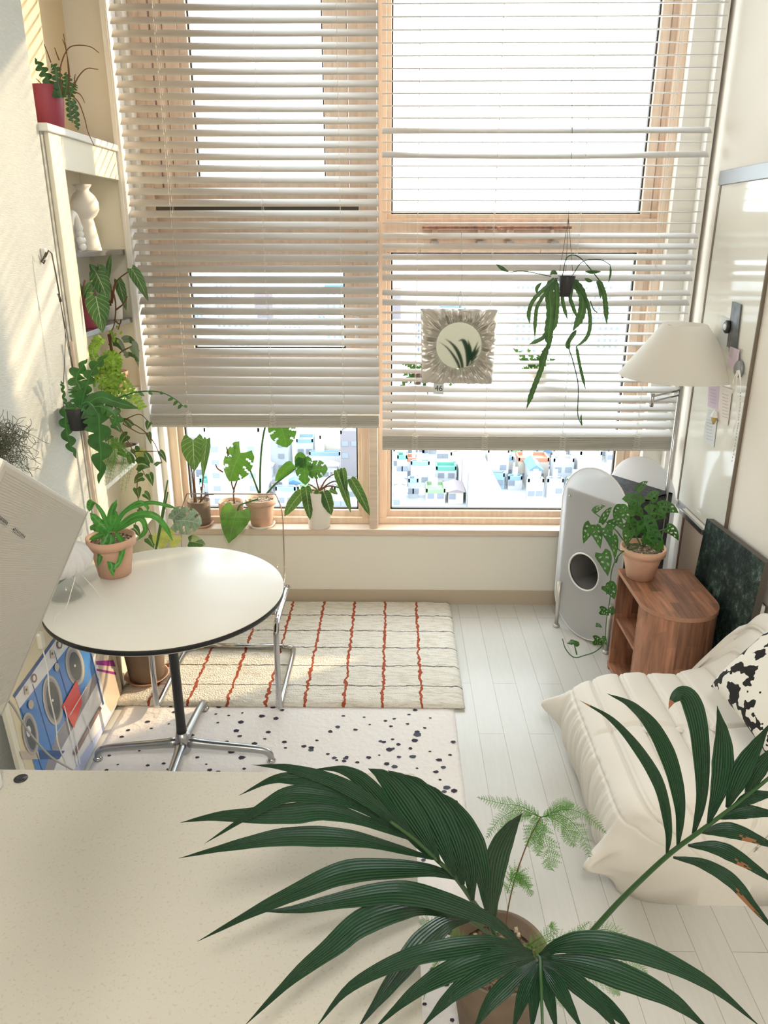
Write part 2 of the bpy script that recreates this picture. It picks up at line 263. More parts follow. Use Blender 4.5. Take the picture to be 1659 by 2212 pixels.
# ---------------------------------------------------------------- mesh helpers
OFF = {}
class MB:
    def __init__(s): s.v = []; s.f = []; s.uv = []; s.m = []; s.sm = []
    def face(s, idx, uv=None, mi=0, sm=False): s.f.append(idx); s.uv.append(uv); s.m.append(mi); s.sm.append(sm)
    def poly(s, pts, mi=0, uv=None):
        b = len(s.v); s.v += [V(p) for p in pts]; s.face(list(range(b, b + len(pts))), uv, mi); return s
    def hexa(s, p, mi=0):                           # p: 4 bottom points, 4 top points
        b = len(s.v); s.v += [V(x) for x in p]
        for q in ((3, 2, 1, 0), (4, 5, 6, 7), (0, 1, 5, 4), (1, 2, 6, 5), (2, 3, 7, 6), (3, 0, 4, 7)): s.face([b + i for i in q], None, mi)
        return s
    def box(s, a, b, mi=0):
        x0, y0, z0 = a; x1, y1, z1 = b
        return s.hexa([(x0, y0, z0), (x1, y0, z0), (x1, y1, z0), (x0, y1, z0), (x0, y0, z1), (x1, y0, z1), (x1, y1, z1), (x0, y1, z1)], mi)
    def slab(s, quad, n, t, mi=0):                  # quad thickened along n by t
        n = V(n).normalized() * t; return s.hexa([V(p) for p in quad] + [V(p) + n for p in quad], mi)
    def prism(s, pts, vec, mi=0, mside=None):
        b = len(s.v); k = len(pts); vec = V(vec); s.v += [V(p) for p in pts] + [V(p) + vec for p in pts]
        s.face(list(range(b, b + k))[::-1], None, mi); s.face(list(range(b + k, b + 2 * k)), None, mi)
        for i in range(k): s.face([b + i, b + (i + 1) % k, b + k + (i + 1) % k, b + k + i], None, mi if mside is None else mside)
        return s
    def tube(s, pts, r, n=8, mi=0, smooth=True, cr=0):
        if cr: pts = crom(pts, cr)
        pts = [V(p) for p in pts]; k = len(pts); R = r if isinstance(r, (list, tuple)) else [r] * k
        if len(R) != k: R = [R[0] + (R[-1] - R[0]) * i / (k - 1) for i in range(k)]
        b = len(s.v); prev = None
        for i, p in enumerate(pts):
            t = (pts[min(i + 1, k - 1)] - pts[max(i - 1, 0)])
            t = t.normalized() if t.length > 1e-9 else V((0, 0, 1))
            if prev is None: a = t.orthogonal().normalized()
            else:
                a = prev - t * prev.dot(t); a = a.normalized() if a.length > 1e-6 else t.orthogonal().normalized()
            prev = a; c = t.cross(a)
            for j in range(n): s.v.append(p + (a * math.cos(2 * PI * j / n) + c * math.sin(2 * PI * j / n)) * R[i])
        for i in range(k - 1):
            for j in range(n): s.face([b + i * n + j, b + i * n + (j + 1) % n, b + (i + 1) * n + (j + 1) % n, b + (i + 1) * n + j], None, mi, smooth)
        s.face([b + j for j in range(n)][::-1], None, mi); s.face([b + (k - 1) * n + j for j in range(n)], None, mi)
        return s
    def lathe(s, c, prof, n=32, mi=0, axis=None, fn=None):
        c = V(c); z = (V(axis) if axis else V((0, 0, 1))).normalized(); a = V((1, 0, 0)) if abs(z.z) > .9 else z.orthogonal().normalized(); a = (a - z * a.dot(z)).normalized(); e = z.cross(a)
        b = len(s.v); k = len(prof)
        for i, (r, h) in enumerate(prof):
            for j in range(n):
                rr = fn(r, h, j / n) if fn else r
                s.v.append(c + z * h + (a * math.cos(2 * PI * j / n) + e * math.sin(2 * PI * j / n)) * rr)
        for i in range(k - 1):
            for j in range(n): s.face([b + i * n + j, b + i * n + (j + 1) % n, b + (i + 1) * n + (j + 1) % n, b + (i + 1) * n + j], None, mi, True)
        if prof[0][0] > 1e-4: s.face([b + j for j in range(n)][::-1], None, mi)
        if prof[-1][0] > 1e-4: s.face([b + (k - 1) * n + j for j in range(n)], None, mi)
        return s
    def ribbon(s, pts, W, shape='lance', n=16, m=2, fold=.15, nrm=None, mi=0, lobe=0, cut=None, wave=0, wf=5, tilt=0, capt=0):
        pts = [V(p) for p in pts]
        path = crom(pts, n + 1) if len(pts) > 2 else [pts[0].lerp(pts[-1], i / n) for i in range(n + 1)]
        if len(pts) == 2 and capt:                  # gentle downward curl of the blade
            L_ = (pts[1] - pts[0]).length
            path = [p + V((0, 0, capt * L_ * math.sin(PI * i / n))) for i, p in enumerate(path)]
        b = len(s.v); uvs = []; ph = rnd.random() * 6
        for i, p in enumerate(path):
            v = i / n; t = (path[min(i + 1, n)] - path[max(i - 1, 0)]).normalized()
            q = V(nrm) if nrm is not None else (CAM - p).normalized()
            q = q + tilt * t.cross(q)
            sd_ = t.cross(q)
            sd_ = sd_.normalized() if sd_.length > 1e-6 else t.orthogonal().normalized(); q = sd_.cross(t)
            for j in range(-m, m + 1):
                u = j / m; wd = W / 2 * prof(shape, v, u)
                pp = p + sd_ * (u * wd) - q * (fold * abs(u) * wd) - t * (lobe * W * abs(u) ** 1.3 * (1 - v) ** 3)
                if wave: pp += q * (wave * W * math.sin(v * wf * 2 * PI + ph + (PI if u < 0 else 0)) * abs(u))
                s.v.append(pp); uvs.append((u * .5 + .5, v))
        r = 2 * m + 1
        for i in range(n):
            for j in range(2 * m):
                if cut and cut((j + .5) / m - 1, (i + .5) / n): continue
                q = [b + i * r + j, b + i * r + j + 1, b + (i + 1) * r + j + 1, b + (i + 1) * r + j]
                s.face(q, [uvs[x - b] for x in q], mi, True)
        return s
    def build(s, name, mats, parent=None, bevel=0, loc=None, sub=0):
        me = bpy.data.meshes.new(name); off = OFF.get(parent.name) if parent else V(loc) if loc is not None else None
        if off is None:
            xs = [v.x for v in s.v]; ys = [v.y for v in s.v]; zs = [v.z for v in s.v]
            off = V(((min(xs) + max(xs)) / 2, (min(ys) + max(ys)) / 2, min(zs)))
        me.from_pydata([v - off for v in s.v], [], s.f)
        if not isinstance(mats, (list, tuple)): mats = [mats]
        for m in mats: me.materials.append(m)
        if any(s.m): me.polygons.foreach_set('material_index', s.m)
        me.polygons.foreach_set('use_smooth', s.sm)
        if any(s.uv):
            ul = me.uv_layers.new(name='UVMap'); k = 0; dat = []
            for f, u in zip(s.f, s.uv):
                for i in range(len(f)): dat += list(u[i]) if u else [0, 0]
            ul.data.foreach_set('uv', dat)
        me.update()
        o = bpy.data.objects.new(name, me); C.objects.link(o)
        if parent: o.parent = parent
        else: o.location = off
        OFF[o.name] = off
        if bevel:
            md = o.modifiers.new('bevel', 'BEVEL'); md.width = bevel; md.segments = 2; md.limit_method = 'ANGLE'; md.angle_limit = .6
        if sub: md = o.modifiers.new('sub', 'SUBSURF'); md.levels = sub; md.render_levels = sub
        return o
def crom(pts, n):
    pts = [V(p) for p in pts]; k = len(pts)
    if k == 2: return [pts[0].lerp(pts[1], i / (n - 1)) for i in range(n)]
    P = [pts[0] * 2 - pts[1]] + pts + [pts[-1] * 2 - pts[-2]]; out = []
    for i in range(n):
        t = i / (n - 1) * (k - 1); j = min(int(t), k - 2); t -= j
        a, b, c, d = P[j:j + 4]
        out.append(.5 * ((2 * b) + (c - a) * t + (2 * a - 5 * b + 4 * c - d) * t * t + (3 * b - a - 3 * c + d) * t ** 3))
    return out
TAB = {'lance': [(0, .12), (.1, .35), (.3, .8), (.5, 1), (.7, .8), (.88, .4), (1, 0)],
       'palm': [(0, .16), (.12, .45), (.3, .84), (.46, 1), (.6, .86), (.76, .55), (.9, .22), (1, .01)],
       'heart': [(0, .6), (.06, .82), (.2, 1), (.4, .93), (.6, .72), (.8, .42), (.93, .15), (1, 0)],
       'velvet': [(0, .55), (.06, .75), (.25, 1), (.45, .95), (.65, .72), (.85, .34), (1, 0)],
       'oval': [(0, .08), (.08, .45), (.3, .92), (.5, 1), (.72, .82), (.9, .4), (1, 0)],
       'long': [(0, .45), (.05, .8), (.2, 1), (.6, .9), (.85, .5), (1, 0)],
       'round': [(0, .5), (.1, .85), (.35, 1), (.6, .95), (.8, .7), (.93, .35), (1, 0)],
       'strap': [(0, .5), (.1, .9), (.4, 1), (.8, .75), (1, .1)],
       'thin': [(0, 1), (1, .3)]}
def prof(sh, v, u):
    if sh == 'fish':
        k = 6 if sh == 'fish' else 9; x = (v * k + (.5 if u > 0 else 0)) % 1
        base = .16 + .84 * max(0, math.sin(PI * min(1, x * 1.1))) ** .5
        return base * min(1, v * 6 + .2) * min(1, (1 - v) * 4 + .05)
    if sh == 'epi':
        x = (v * 12 + (.5 if u > 0 else 0)) % 1
        return (.78 + .22 * x) * min(1, v * 7 + .15) * min(1, (1 - v) * 5 + .02)
    T = TAB[sh]
    for (a, x), (b, y) in zip(T, T[1:]):
        if v <= b: t = (v - a) / (b - a); t = t * t * (3 - 2 * t) * .4 + t * .6; return x + (y - x) * t
    return 0
def cut_mon(u, v): return abs(u) > .42 and .15 < v < .82 and ((v - .25 * abs(u)) * 3.6 + (.3 if u > 0 else 0)) % 1 < .2
def cut_hole(u, v): return .3 < abs(u) < .66 and .14 < v < .78 and ((v - .15 * abs(u)) * 4 + (.4 if u > 0 else 0)) % 1 < .34

def tag(o, label=None, cat=None, group=None, kind=None):
    if label: o['label'] = label
    if cat: o['category'] = cat
    if group: o['group'] = group
    if kind: o['kind'] = kind
    return o
def thing(name, label, cat, loc, group=None):
    o = bpy.data.objects.new(name, None); C.objects.link(o); o.location = loc; o.empty_display_size = .05
    OFF[o.name] = V(loc); return tag(o, label, cat, group)
def struct(o): o['kind'] = 'structure'; return o

D = 3.985
# ================================================================= SETTING
struct(MB().box((-1.75, -2.0, -.1), (1.75, D + .02, 0)).build('floor', K['floor'], loc=(0, 0, 0)))
struct(MB().box((-1.75, -2.0, 3.75), (1.75, 4.25, 3.85)).build('ceiling', K['wall']))
WL, WR = -1.31, 1.475
struct(MB().box((-1.75, -2, 0), (WL, 3.10, 3.75)).build('wall_left', K['paper']))
K['peach'] = mat('sun toned alcove wall', (.95, .80, .56), .8)  # warm sunlight on the alcove wall is put into its colour
struct(MB().box((-1.62, 3.10, 0), (-1.50, D, 3.75)).build('wall_left_recess', K['peach']))
struct(MB().box((WR, -2, 0), (1.75, 4.25, 3.75)).build('wall_right', K['wallR']))
t = thing('fill_light', 'added round fill lamp out of view behind and above the camera', 'lamp', (.1, -.6, 3.75))  # unseen fill fixture, added to brighten the foreground
K['opal'] = mat('fill light diffuser', (.9, .9, .88), .5); K['opal'].node_tree.nodes['Principled BSDF'].inputs['Emission Color'].default_value = (1, .94, .84, 1); K['opal'].node_tree.nodes['Principled BSDF'].inputs["Emission Strength"].default_value = 1.2
MB().lathe((.1, -.6, 3.75), [(.36, 0), (.37, -.02), (.37, -.05), (.35, -.055), (.0001, -.055)], 48).build('housing', K['white'], t)
MB().lathe((.1, -.6, 3.694), [(.34, 0), (.33, -.02), (.25, -.035), (.0001, -.04)], 48).build('diffuser', K['opal'], t)
ld = bpy.data.lights.new('fill_lamp', 'AREA'); ld.shape = 'DISK'; ld.size = .7; ld.energy = 36; ld.color = (1, .96, .90)  # area light of the added fill fixture
lo = bpy.data.objects.new('fill_lamp', ld); C.objects.link(lo); lo.parent = t; lo.location = (0, 0, -.11)
struct(MB().box((-1.75, -2.1, 0), (1.75, -2.0, 3.75)).build('wall_front', K['wall']))
# window wall: below the sill, side piers, lintel
b = MB(); b.box((-1.62, D, 0), (WR, 4.25, .425)); b.box((-1.62, D, .425), (-1.235, 4.25, 3.75)); b.box((1.33, D + .02, .425), (WR, 4.25, 3.75)); b.box((-1.235, D, 3.45), (1.33, 4.25, 3.75))
struct(b.build('wall_back', K['wall']))
struct(MB().box((-1.50, D - .012, 0), (WR, D, .085)).build('baseboard_back', K['base']))
struct(MB().box((WL, -2, 0), (WL + .012, 3.10, .08)).build('baseboard_left', K['base']))
struct(MB().box((WR - .012, -2, 0), (WR, D - .012, .08)).build('baseboard_right', K['base']))
struct(MB().box((-1.235, 3.965, .425), (1.47, 4.24, .46)).build('trim_1', K['sill'], bevel=.004))
struct(MB().box((-1.296, 3.87, .46), (-1.264, D + .0, 3.45)).build('trim_2', K['white'], bevel=.003))
struct(MB().box((1.43, 3.94, .46), (1.46, D + .02, 3.45)).build('trim_3', K['white'], bevel=.003))
# window frames.  glass plane y=4.12
def frame(name, outer, glass, extra=()):
    X0, X1, Z0, Z1 = outer; f = MB()
    f.box((X0, 4.06, Z0), (X1, 4.20, Z0 + .035)); f.box((X0, 4.06, Z1 - .03), (X1, 4.20, Z1))
    f.box((X0, 4.062, Z0 + .035), (X0 + .045, 4.20, Z1 - .03)); f.box((X1 - .045, 4.062, Z0 + .035), (X1, 4.20, Z1 - .03))
    for e in extra: f.box((e[0], e[1], e[2]), (e[3], e[4], e[5]))
    o = struct(f.build(name, K['wood'], bevel=.002))
    for i, (a, b_, c, d) in enumerate(glass):
        s_ = MB(); t = .045
        # sash around each pane
        xs0, xs1 = max(X0 + .045, a - .11), min(X1 - .045, b_ + .11)
        zs0, zs1 = c - .05, d + .05
        s_.box((a - t, 4.09, c - t), (b_ + t, 4.16, c)); s_.box((a - t, 4.09, d), (b_ + t, 4.16, d + t))
        s_.box((a - t, 4.09, c), (a, 4.16, d)); s_.box((b_, 4.09, c), (b_ + t, 4.16, d))
        so = s_.build('window_sash', K['woodH'] if False else K['wood'], o, bevel=.003)
        g = MB(); q = .008
        g.box((a, 4.112, c), (b_, 4.135, c + q)); g.box((a, 4.112, d - q), (b_, 4.135, d)); g.box((a, 4.112, c), (a + q, 4.135, d)); g.box((b_ - q, 4.112, c), (b_, 4.135, d))
        g.build('gasket', K['gasket'], o)
        MB().box((a, 4.122, c), (b_, 4.126, d)).build('glass_pane', K['glass'], o)
    return o
# left window: fixed lower light, opening middle sash, tall upper light; planked surrounds
frame('window_1', (-1.235, -.14, .46, 3.45), [(-1.158, -.205, .53, 1.20), (-1.06, -.262, 1.43, 1.826), (-.975, -.345, 2.233, 3.35)],
      [(-1.22, 4.08, 1.245, -.15, 4.18, 1.385), (-1.22, 4.08, 1.871, -.15, 4.18, 1.98), (-1.22, 4.10, 2.0, -.15, 4.18, 2.19),
       (-1.22, 4.085, 1.385, -1.105, 4.18, 1.871), (-.217, 4.085, 1.385, -.15, 4.18, 1.871),
       (-1.22, 4.075, 2.19, -1.15, 4.18, 3.42), (-1.145, 4.09, 2.19, -1.09, 4.18, 3.42), (-1.085, 4.08, 2.19, -1.02, 4.18, 3.42),
       (-.30, 4.08, 2.19, -.235, 4.18, 3.42), (-.23, 4.09, 2.19, -.18, 4.18, 3.42)])
MB().box((-1.20, 4.076, 2.10), (-.17, 4.10, 2.13)).build('dark_rail', K['steel'], bpy.data.objects['window_1'])
hd = MB(); hd.box((-.215, 4.055, 1.55), (-.185, 4.085, 1.60)); hd.tube([(-.20, 4.05, 1.58), (-.20, 4.03, 1.57), (-.20, 4.028, 1.48)], .008); hd.build('window_handle', K['plas'], bpy.data.objects['window_1'])
frame('window_2', (-.092, 1.33, .46, 3.45), [(-.025, 1.215, .53, 1.912), (-.025, 1.21, 2.091, 3.35)],
      [(-.09, 4.07, 1.93, 1.32, 4.18, 2.07), (1.262, 4.10, .5, 1.30, 4.2, 3.4)])
struct(MB().box((-.14, 3.985, .46), (-.092, 4.22, 3.45)).build('trim_4', K['sill'], bevel=.003))

# ================================================================= CITY OUTSIDE
CF = .40
def cm(n, c, f=1): return mat(n, tuple(x * CF * f for x in c), .8)
CW = {'w': cm('white render', (.95, .97, 1)), 'p': cm('grey render', (.72, .78, .85)), 'b': cm('blue roof', (.18, .45, .9)), 'lb': cm('light blue roof', (.45, .72, .95)),
      't': cm('teal roof', (.25, .75, .62)), 'o': cm('orange roof', (1, .42, .28)), 'g': cm('green roof', (.45, .68, .40)), 'm': cm('mauve roof', (.5, .42, .45)),
      'd': cm('dark roof', (.40, .38, .42)), 'c': cm('cream render', (1, .93, .82)), 'x': cm('window', (.40, .46, .56))}
GZ = -60.0
struct(MB().box((-900, 60, GZ - 1), (900, 1200, GZ)).build('ground', cm('streets', (.75, .80, .86)), loc=(0, 300, GZ)))
# long white barrel-roofed hall
zr = GZ + 8; a = atZ(1012, 968, zr); b_ = atZ(1056, 1064, zr); t = thing('market_hall', 'long white barrel roofed hall running away between the roofs', 'building', (b_.x, (a.y + b_.y) / 2, GZ))
bb = MB(); n_ = 10; R_ = 3.0
p0 = V((b_.x, b_.y, zr)); p1 = V((a.x, a.y, zr)); vs = (p1 - p0)
pr = [(-R_, 0, GZ - zr)] + [(-R_ * math.cos(PI * i / n_), 0, 1.6 * math.sin(PI * i / n_)) for i in range(n_ + 1)] + [(R_, 0, GZ - zr)]
bb.prism([p0 + V(q) for q in pr], vs); bb.build('hall', CW['w'], t)
k = MB()
for i in range(1, 3): q = p0 + vs * (i / 3); k.prism([q + V((x_[0] * 1.03, 0, x_[2] * 1.03)) for x_ in pr], (0, .7, 0))
k.build('roof_ribs', CW['d'], t)
BB = []
for i in range(8):
    a_, c_ = p0 + vs * (i / 8), p0 + vs * ((i + 1) / 8); BB.append((min(a_.x, c_.x) - R_ - .3, max(a_.x, c_.x) + R_ + .3, a_.y - .2, c_.y + .2, 1))
def fit(X0, X1, Y0, Y1):
    for _ in range(6):
        hitb = [b for b in BB if X0 < b[1] and X1 > b[0] and Y0 < b[3] and Y1 > b[2]]
        if not hitb: break
        b = hitb[0]
        if b[4]:
            if (X0 + X1) / 2 < (b[0] + b[1]) / 2: X1 = b[0] - .3
            else: X0 = b[1] + .3
        else:
            opts = [(X1 - b[0], 0), (b[1] - X0, 1), (Y1 - b[2], 2), (b[3] - Y0, 3)]; k = min(opts)[1]
            if k == 0: X1 = b[0] - .3
            elif k == 1: X0 = b[1] + .3
            elif k == 2: Y1 = b[2] - .3
            else: Y0 = b[3] + .3
        if X1 - X0 < 1.6 or Y1 - Y0 < 1.6: return None
    if any(X0 < b[1] and X1 > b[0] and Y0 < b[3] and Y1 > b[2] for b in BB): return None
    return X0, X1, Y0, Y1
def building(x0, x1, ya, yb, yc, h, wall, roof, label, name='apartment_building', gable=False, group=None):
    h *= .62; zr = GZ + h; A = atZ(x0, ya, zr); B = atZ(x1, ya, zr); c = atZ(x1, yb, zr); d = atZ(x0, yb, zr)
    Y1, Y0 = A.y, d.y; X0, X1 = d.x, c.x
    ft = fit(X0, X1, Y0, Y1)
    if not ft: return None
    X0, X1, Y0, Y1 = ft; BB.append((X0 - .6, X1 + .6, Y0 - .7, Y1 + .7, 0))
    t = thing(name, label, 'building', ((X0 + X1) / 2, (Y0 + Y1) / 2, GZ), group)
    bw = MB(); bw.box((X0, Y0, GZ), (X1, Y1, zr)); bw.build('wall', CW[wall], t)
    r = MB()
    if gable:
        xm = (X0 + X1) / 2; q = h * .22
        r.prism([(X0 - .5, Y0 - .5, zr), (X1 + .5, Y0 - .5, zr), (xm, Y0 - .5, zr + q)], (0, Y1 - Y0 + 1, 0))
    else:
        r.box((X0, Y0, zr), (X1, Y1, zr + .25))
        for a, b_ in (((X0, Y0), (X1, Y0 + .4)), ((X0, Y1 - .4), (X1, Y1)), ((X0, Y0), (X0 + .4, Y1)), ((X1 - .4, Y0), (X1, Y1))):
            r.box((a[0], a[1], zr + .25), (b_[0], b_[1], zr + 1.1))
    r.build('roof', CW[roof], t)
    wn = MB(); wx = max(2, int((X1 - X0) / 4)); fl = max(1, int(h / 3.2))
    for i in range(wx):
        for j in range(fl):
            xx = X0 + (i + .5) * (X1 - X0) / wx; zz = GZ + 1.2 + j * 3.2
            if rnd.random() < .85: wn.box((xx - .8, Y0 - .15, zz), (xx + .8, Y0 + .1, zz + 1.3))
    wn.build('windows', CW['x'], t)
    if not gable and rnd.random() < .7:
        k = MB(); k.box((X0 + 1.5, Y0 + 1.5, zr + .25), (X0 + 1.5 + (X1 - X0) * .3, Y0 + 1.5 + (Y1 - Y0) * .3, zr + 3)); k.build('roof_hut', CW[rnd.choice('wlb'[0:1] + 'wp')], t)
    return t
BL = [ # right-hand window
 (858, 880, 985, 993, 0, 12, 'w', 't', 'narrow white house with teal flat roof at the left edge of the right window', False),
 (878, 905, 988, 998, 0, 8, 'w', 'o', 'white house with salmon red roof beside the teal roofed house', False),
 (880, 928, 1001, 1006, 0, 9, 'w', 'lb', 'low white house with pale blue roof and square windows', False),
 (942, 1000, 1006, 1017, 0, 5, 'w', 't', 'wide low house with bright teal roof left of the long white hall', False),
 (893, 935, 960, 976, 0, 16, 'w', 'p', 'tall white block with grey roof under the right blind', False),
 (940, 966, 965, 985, 0, 13, 'm', 'd', 'brownish tower house with dark roof under the right blind', False),
 (920, 962, 1048, 1066, 0, 4, 'c', 'g', 'low building with green roof terrace near the white hall', False),
 (969, 1016, 1042, 1062, 0, 5, 'c', 'm', 'house with mauve brown gable roof beside the end of the white hall', True),
 (1024, 1052, 972, 992, 0, 14, 'b', 'b', 'blue clad workshop right of the white hall', False),
 (1054, 1100, 968, 980, 0, 14, 'w', 'w', 'white block with balconies right of the blue workshop', False),
 (1076, 1112, 991, 1002, 0, 8, 'w', 'lb', 'low house with sky blue roof right of the dark gabled house', False),
 (1036, 1076, 1008, 1021, 0, 6, 'p', 'd', 'small house with dark grey gable roof right of the white hall', True),
 (1112, 1186, 984, 998, 0, 9, 'c', 'o', 'wide house with bright orange roof', False),
 (1146, 1170, 995, 1015, 0, 10, 'w', 'b', 'white house with steep strong blue roof', True),
 (1100, 1135, 1007, 1013, 0, 7, 'w', 'g', 'white house with small green roof below the orange roof', False),
 (1045, 1090, 1023, 1032, 0, 5, 'lb', 'lb', 'blue roofed sheds in front of the dark gabled house', False),
 (1078, 1128, 1029, 1038, 0, 4, 'w', 'lb', 'white house with pale blue terrace near the grey wall', False),
 (1196, 1240, 990, 1000, 0, 11, 'p', 'w', 'pale blue grey apartment block behind the cat house top', False),
 (1232, 1300, 968, 985, 0, 15, 'w', 'p', 'white apartment block with dark windows at the right edge of the window', False),
 (1240, 1320, 1000, 1018, 0, 9, 'p', 'w', 'pale grey house with white roof at the right edge of the window', False),
 (870, 1000, 1020, 1024, 0, 3.5, 'c', 'w', 'long row of cream houses with small square windows', False),
 # left-hand window
 (440, 560, 905, 935, 0, 30, 'w', 'w', 'tall white office block with strip windows behind the sill plants', False),
 (560, 620, 912, 928, 0, 20, 'p', 'w', 'grey white block behind the tallest sill leaf', False),
 (690, 742, 935, 950, 0, 14, 'c', 'w', 'pinkish cream corner block with dark windows right of the road', False),
 (640, 676, 945, 957, 0, 12, 'w', 'lb', 'white house with pale blue roof right of the road', False),
 (668, 735, 975, 985, 0, 8, 'w', 'lb', 'low white house with blue roof edges right of the crossing', False),
 (735, 775, 925, 940, 0, 22, 'd', 'd', 'brown brick block at the right edge of the left window', False),
 (415, 470, 985, 1000, 0, 12, 'w', 'w', 'white low block at the left edge of the left window', False),
]
for (x0, x1, ya, yb, yc, h, wl, rf, lab, gb) in BL: building(x0, x1, ya, yb, yc, h, wl, rf, lab, gable=gb)
rc = random.Random(3); k = 0
for yy in (1062, 1044, 1030, 1018, 1007, 996, 986, 977, 968, 959, 951, 943):
    x = 400 + rc.random() * 12
    while x < 1325:
        wdt_ = rc.uniform(22, 44) * (.6 + .4 * (yy - 930) / 130)
        if 775 < x + wdt_ and x < 848: x = 850; continue
        hit = any(x < b1 + 3 and x + wdt_ > b0 - 3 and yy - 9 < by1 + 9 and yy > by0 - 3 for b0, b1, by0, by1, *_ in BL) or (990 + (yy - 968) * .35 < x + wdt_ and x < 1036 + (yy - 968) * .45) or (560 < x < 690 and yy < 1040) or (yy > 1050 and x > 1040)
        if not hit:
            building(x, x + wdt_, yy - rc.uniform(5, 8), yy, 0, rc.uniform(5, 9), rc.choice('wwwcp'), rc.choice(['w', 'w', 'lb', 'p', 'w', 'b', 'm', 'c', 'g', 't', 'd']), 'small pale house among the crowded low roofs outside the window', 'small_house', rc.random() < .3, 'low houses outside the window')
        x += wdt_ + rc.uniform(2, 9)
# rows of distant blocks seen through the slats
cols = ['w', 'w', 'p', 'c', 'w', 'm']
for k in range(26):
    Y_ = 420 + (k % 3) * 90 + rnd.random() * 30; X_ = -190 + k * 17 + rnd.random() * 6; h = 14 + rnd.random() * 22; wl = cols[k % 6]
    t = thing('distant_building', 'pale hazy apartment block far away seen between the blind slats', 'building', (X_, Y_, GZ), 'distant apartment blocks')
    MB().box((X_ - 7, Y_, GZ), (X_ + 7, Y_ + 16, GZ + h)).build('wall', CW[wl], t)
    wn = MB()
    for i in range(4):
        for j in range(int(h / 3.4)): wn.box((X_ - 6 + i * 3.2, Y_ - .2, GZ + 1.5 + j * 3.3), (X_ - 4.6 + i * 3.2, Y_ + .1, GZ + 3 + j * 3.3))
    wn.build('windows', CW['x'], t); MB().box((X_ - 7, Y_, GZ + h), (X_ + 7, Y_ + 16, GZ + h + .8)).build('roof', CW[rnd.choice(['w', 'lb', 'p', 'o', 'b'])], t)
rd = MB(); q = [atZ(570, 1085, GZ + .1), atZ(640, 1085, GZ + .1), atZ(690, 930, GZ + .1), atZ(620, 930, GZ + .1)]; rd.poly(q)
o = rd.build('road', cm('asphalt', (.55, .6, .68))); struct(o); o.name = 'ground_road'
zb = MB()
for i in range(14): x_ = 598 + i * 5.6; zb.poly([atZ(x_, 1018, GZ + .25), atZ(x_ + 2.6, 1018, GZ + .25), atZ(x_ + 6, 1003, GZ + .25), atZ(x_ + 3.4, 1003, GZ + .25)])
struct(zb.build('ground_crossing', CW['w']))

# ================================================================= BLINDS
PITCH = .0495
def slat(mb, x0, x1, z, tau, sag=0, y=3.885, w=.054):
    n = 8 if sag else 1; c, s_ = math.cos(tau), math.sin(tau); b = len(mb.v); m = 4
    for i in range(n + 1):
        x = x0 + (x1 - x0) * i / n; dz = -sag * math.sin(PI * i / n)
        for side in (0, 1):
            for j in range(m + 1):
                a = (j / m - .5) * w; hgt = .0035 * (1 - (2 * j / m - 1) ** 2) + (.0022 if side == 0 else 0)
                mb.v.append(V((x, y + a * c - hgt * s_, z + dz + a * s_ + hgt * c)))
    r = 2 * (m + 1)
    for i in range(n):
        for j in range(m):
            mb.face([b + i * r + j, b + (i + 1) * r + j, b + (i + 1) * r + j + 1, b + i * r + j + 1], None, 0, True)
            q = m + 1; mb.face([b + i * r + q + j + 1, b + (i + 1) * r + q + j + 1, b + (i + 1) * r + q + j, b + i * r + q + j], None, 0, True)
        for (j0, j1) in ((0, m + 1), (2 * m + 1, m)):
            mb.face([b + i * r + j0, b + i * r + j1, b + (i + 1) * r + j1, b + (i + 1) * r + j0])
    for i in (0, n): mb.face([b + i * r + j for j in range(m + 1)] + [b + i * r + m + 1 + j for j in range(m, -1, -1)])
def blind(label, x0, x1, zs, zstack, nst, cords):
    t = thing('venetian_blind', label, 'window blind', ((x0 + x1) / 2, 3.885, zstack))
    mb = MB()
    for z, tau, sag in zs: slat(mb, x0, x1, z, math.radians(tau), sag)
    mb.build('slats', K['slat'], t)
    st = MB()
    for i in range(nst): st.box((x0, 3.858, zstack + .014 + i * .0052), (x1, 3.912, zstack + .0175 + i * .0052))
    st.build('stacked_slats', K['slatG'], t)
    MB().box((x0, 3.857, zstack), (x1, 3.913, zstack + .013)).build('bottom_rail', K['slatG'], t, bevel=.003)
    MB().box((x0, 3.84, 3.30), (x1, 3.93, 3.36)).build('head_rail', K['white'], t)
    top = zstack + .02 + nst * .0052
    for x in cords:
        cb = MB()
        for y in (3.856, 3.914): cb.tube([(x, y, top), (x + .002, y, 3.3)], .0007, 4)
        cb.tube([(x + .004, 3.885, top), (x, 3.885, 3.3)], .0010, 4)
        for z, tau, sag in zs: cb.tube([(x, 3.855, z - .010), (x + .0015, 3.853, z - .002)], .0022, 5)
        p = []
        for i in range(40):                         # looped slack of the ladder cord over the stack
            f = i / 39; p.append((x + .017 * math.sin(f * PI * 9), 3.852, zstack + .004 + (top - zstack + .006) * f))
        cb.tube(p, .0011, 4)
        p = [(2 * x - a + .004, 3.851, z_) for a, y, z_ in p]; cb.tube(p, .0011, 4)
        cb.build('ladder_cord', K['cord'], t)
    return t
zsL = []
z = 1.182 - .03
for i in range(44):
    tau = 52 if z < 1.22 else 48 if z < 1.43 else 33 + (z - 1.5) * 6
    zsL.append((z, tau, 0)); z += PITCH
    if abs(z - 1.32) < .02: z -= .006
blind('cream slatted blind over the left window, half drawn, slats evenly tilted', -1.255, -.082, zsL, 1.062, 10, (-1.06, -.63, -.265))
zsR = []
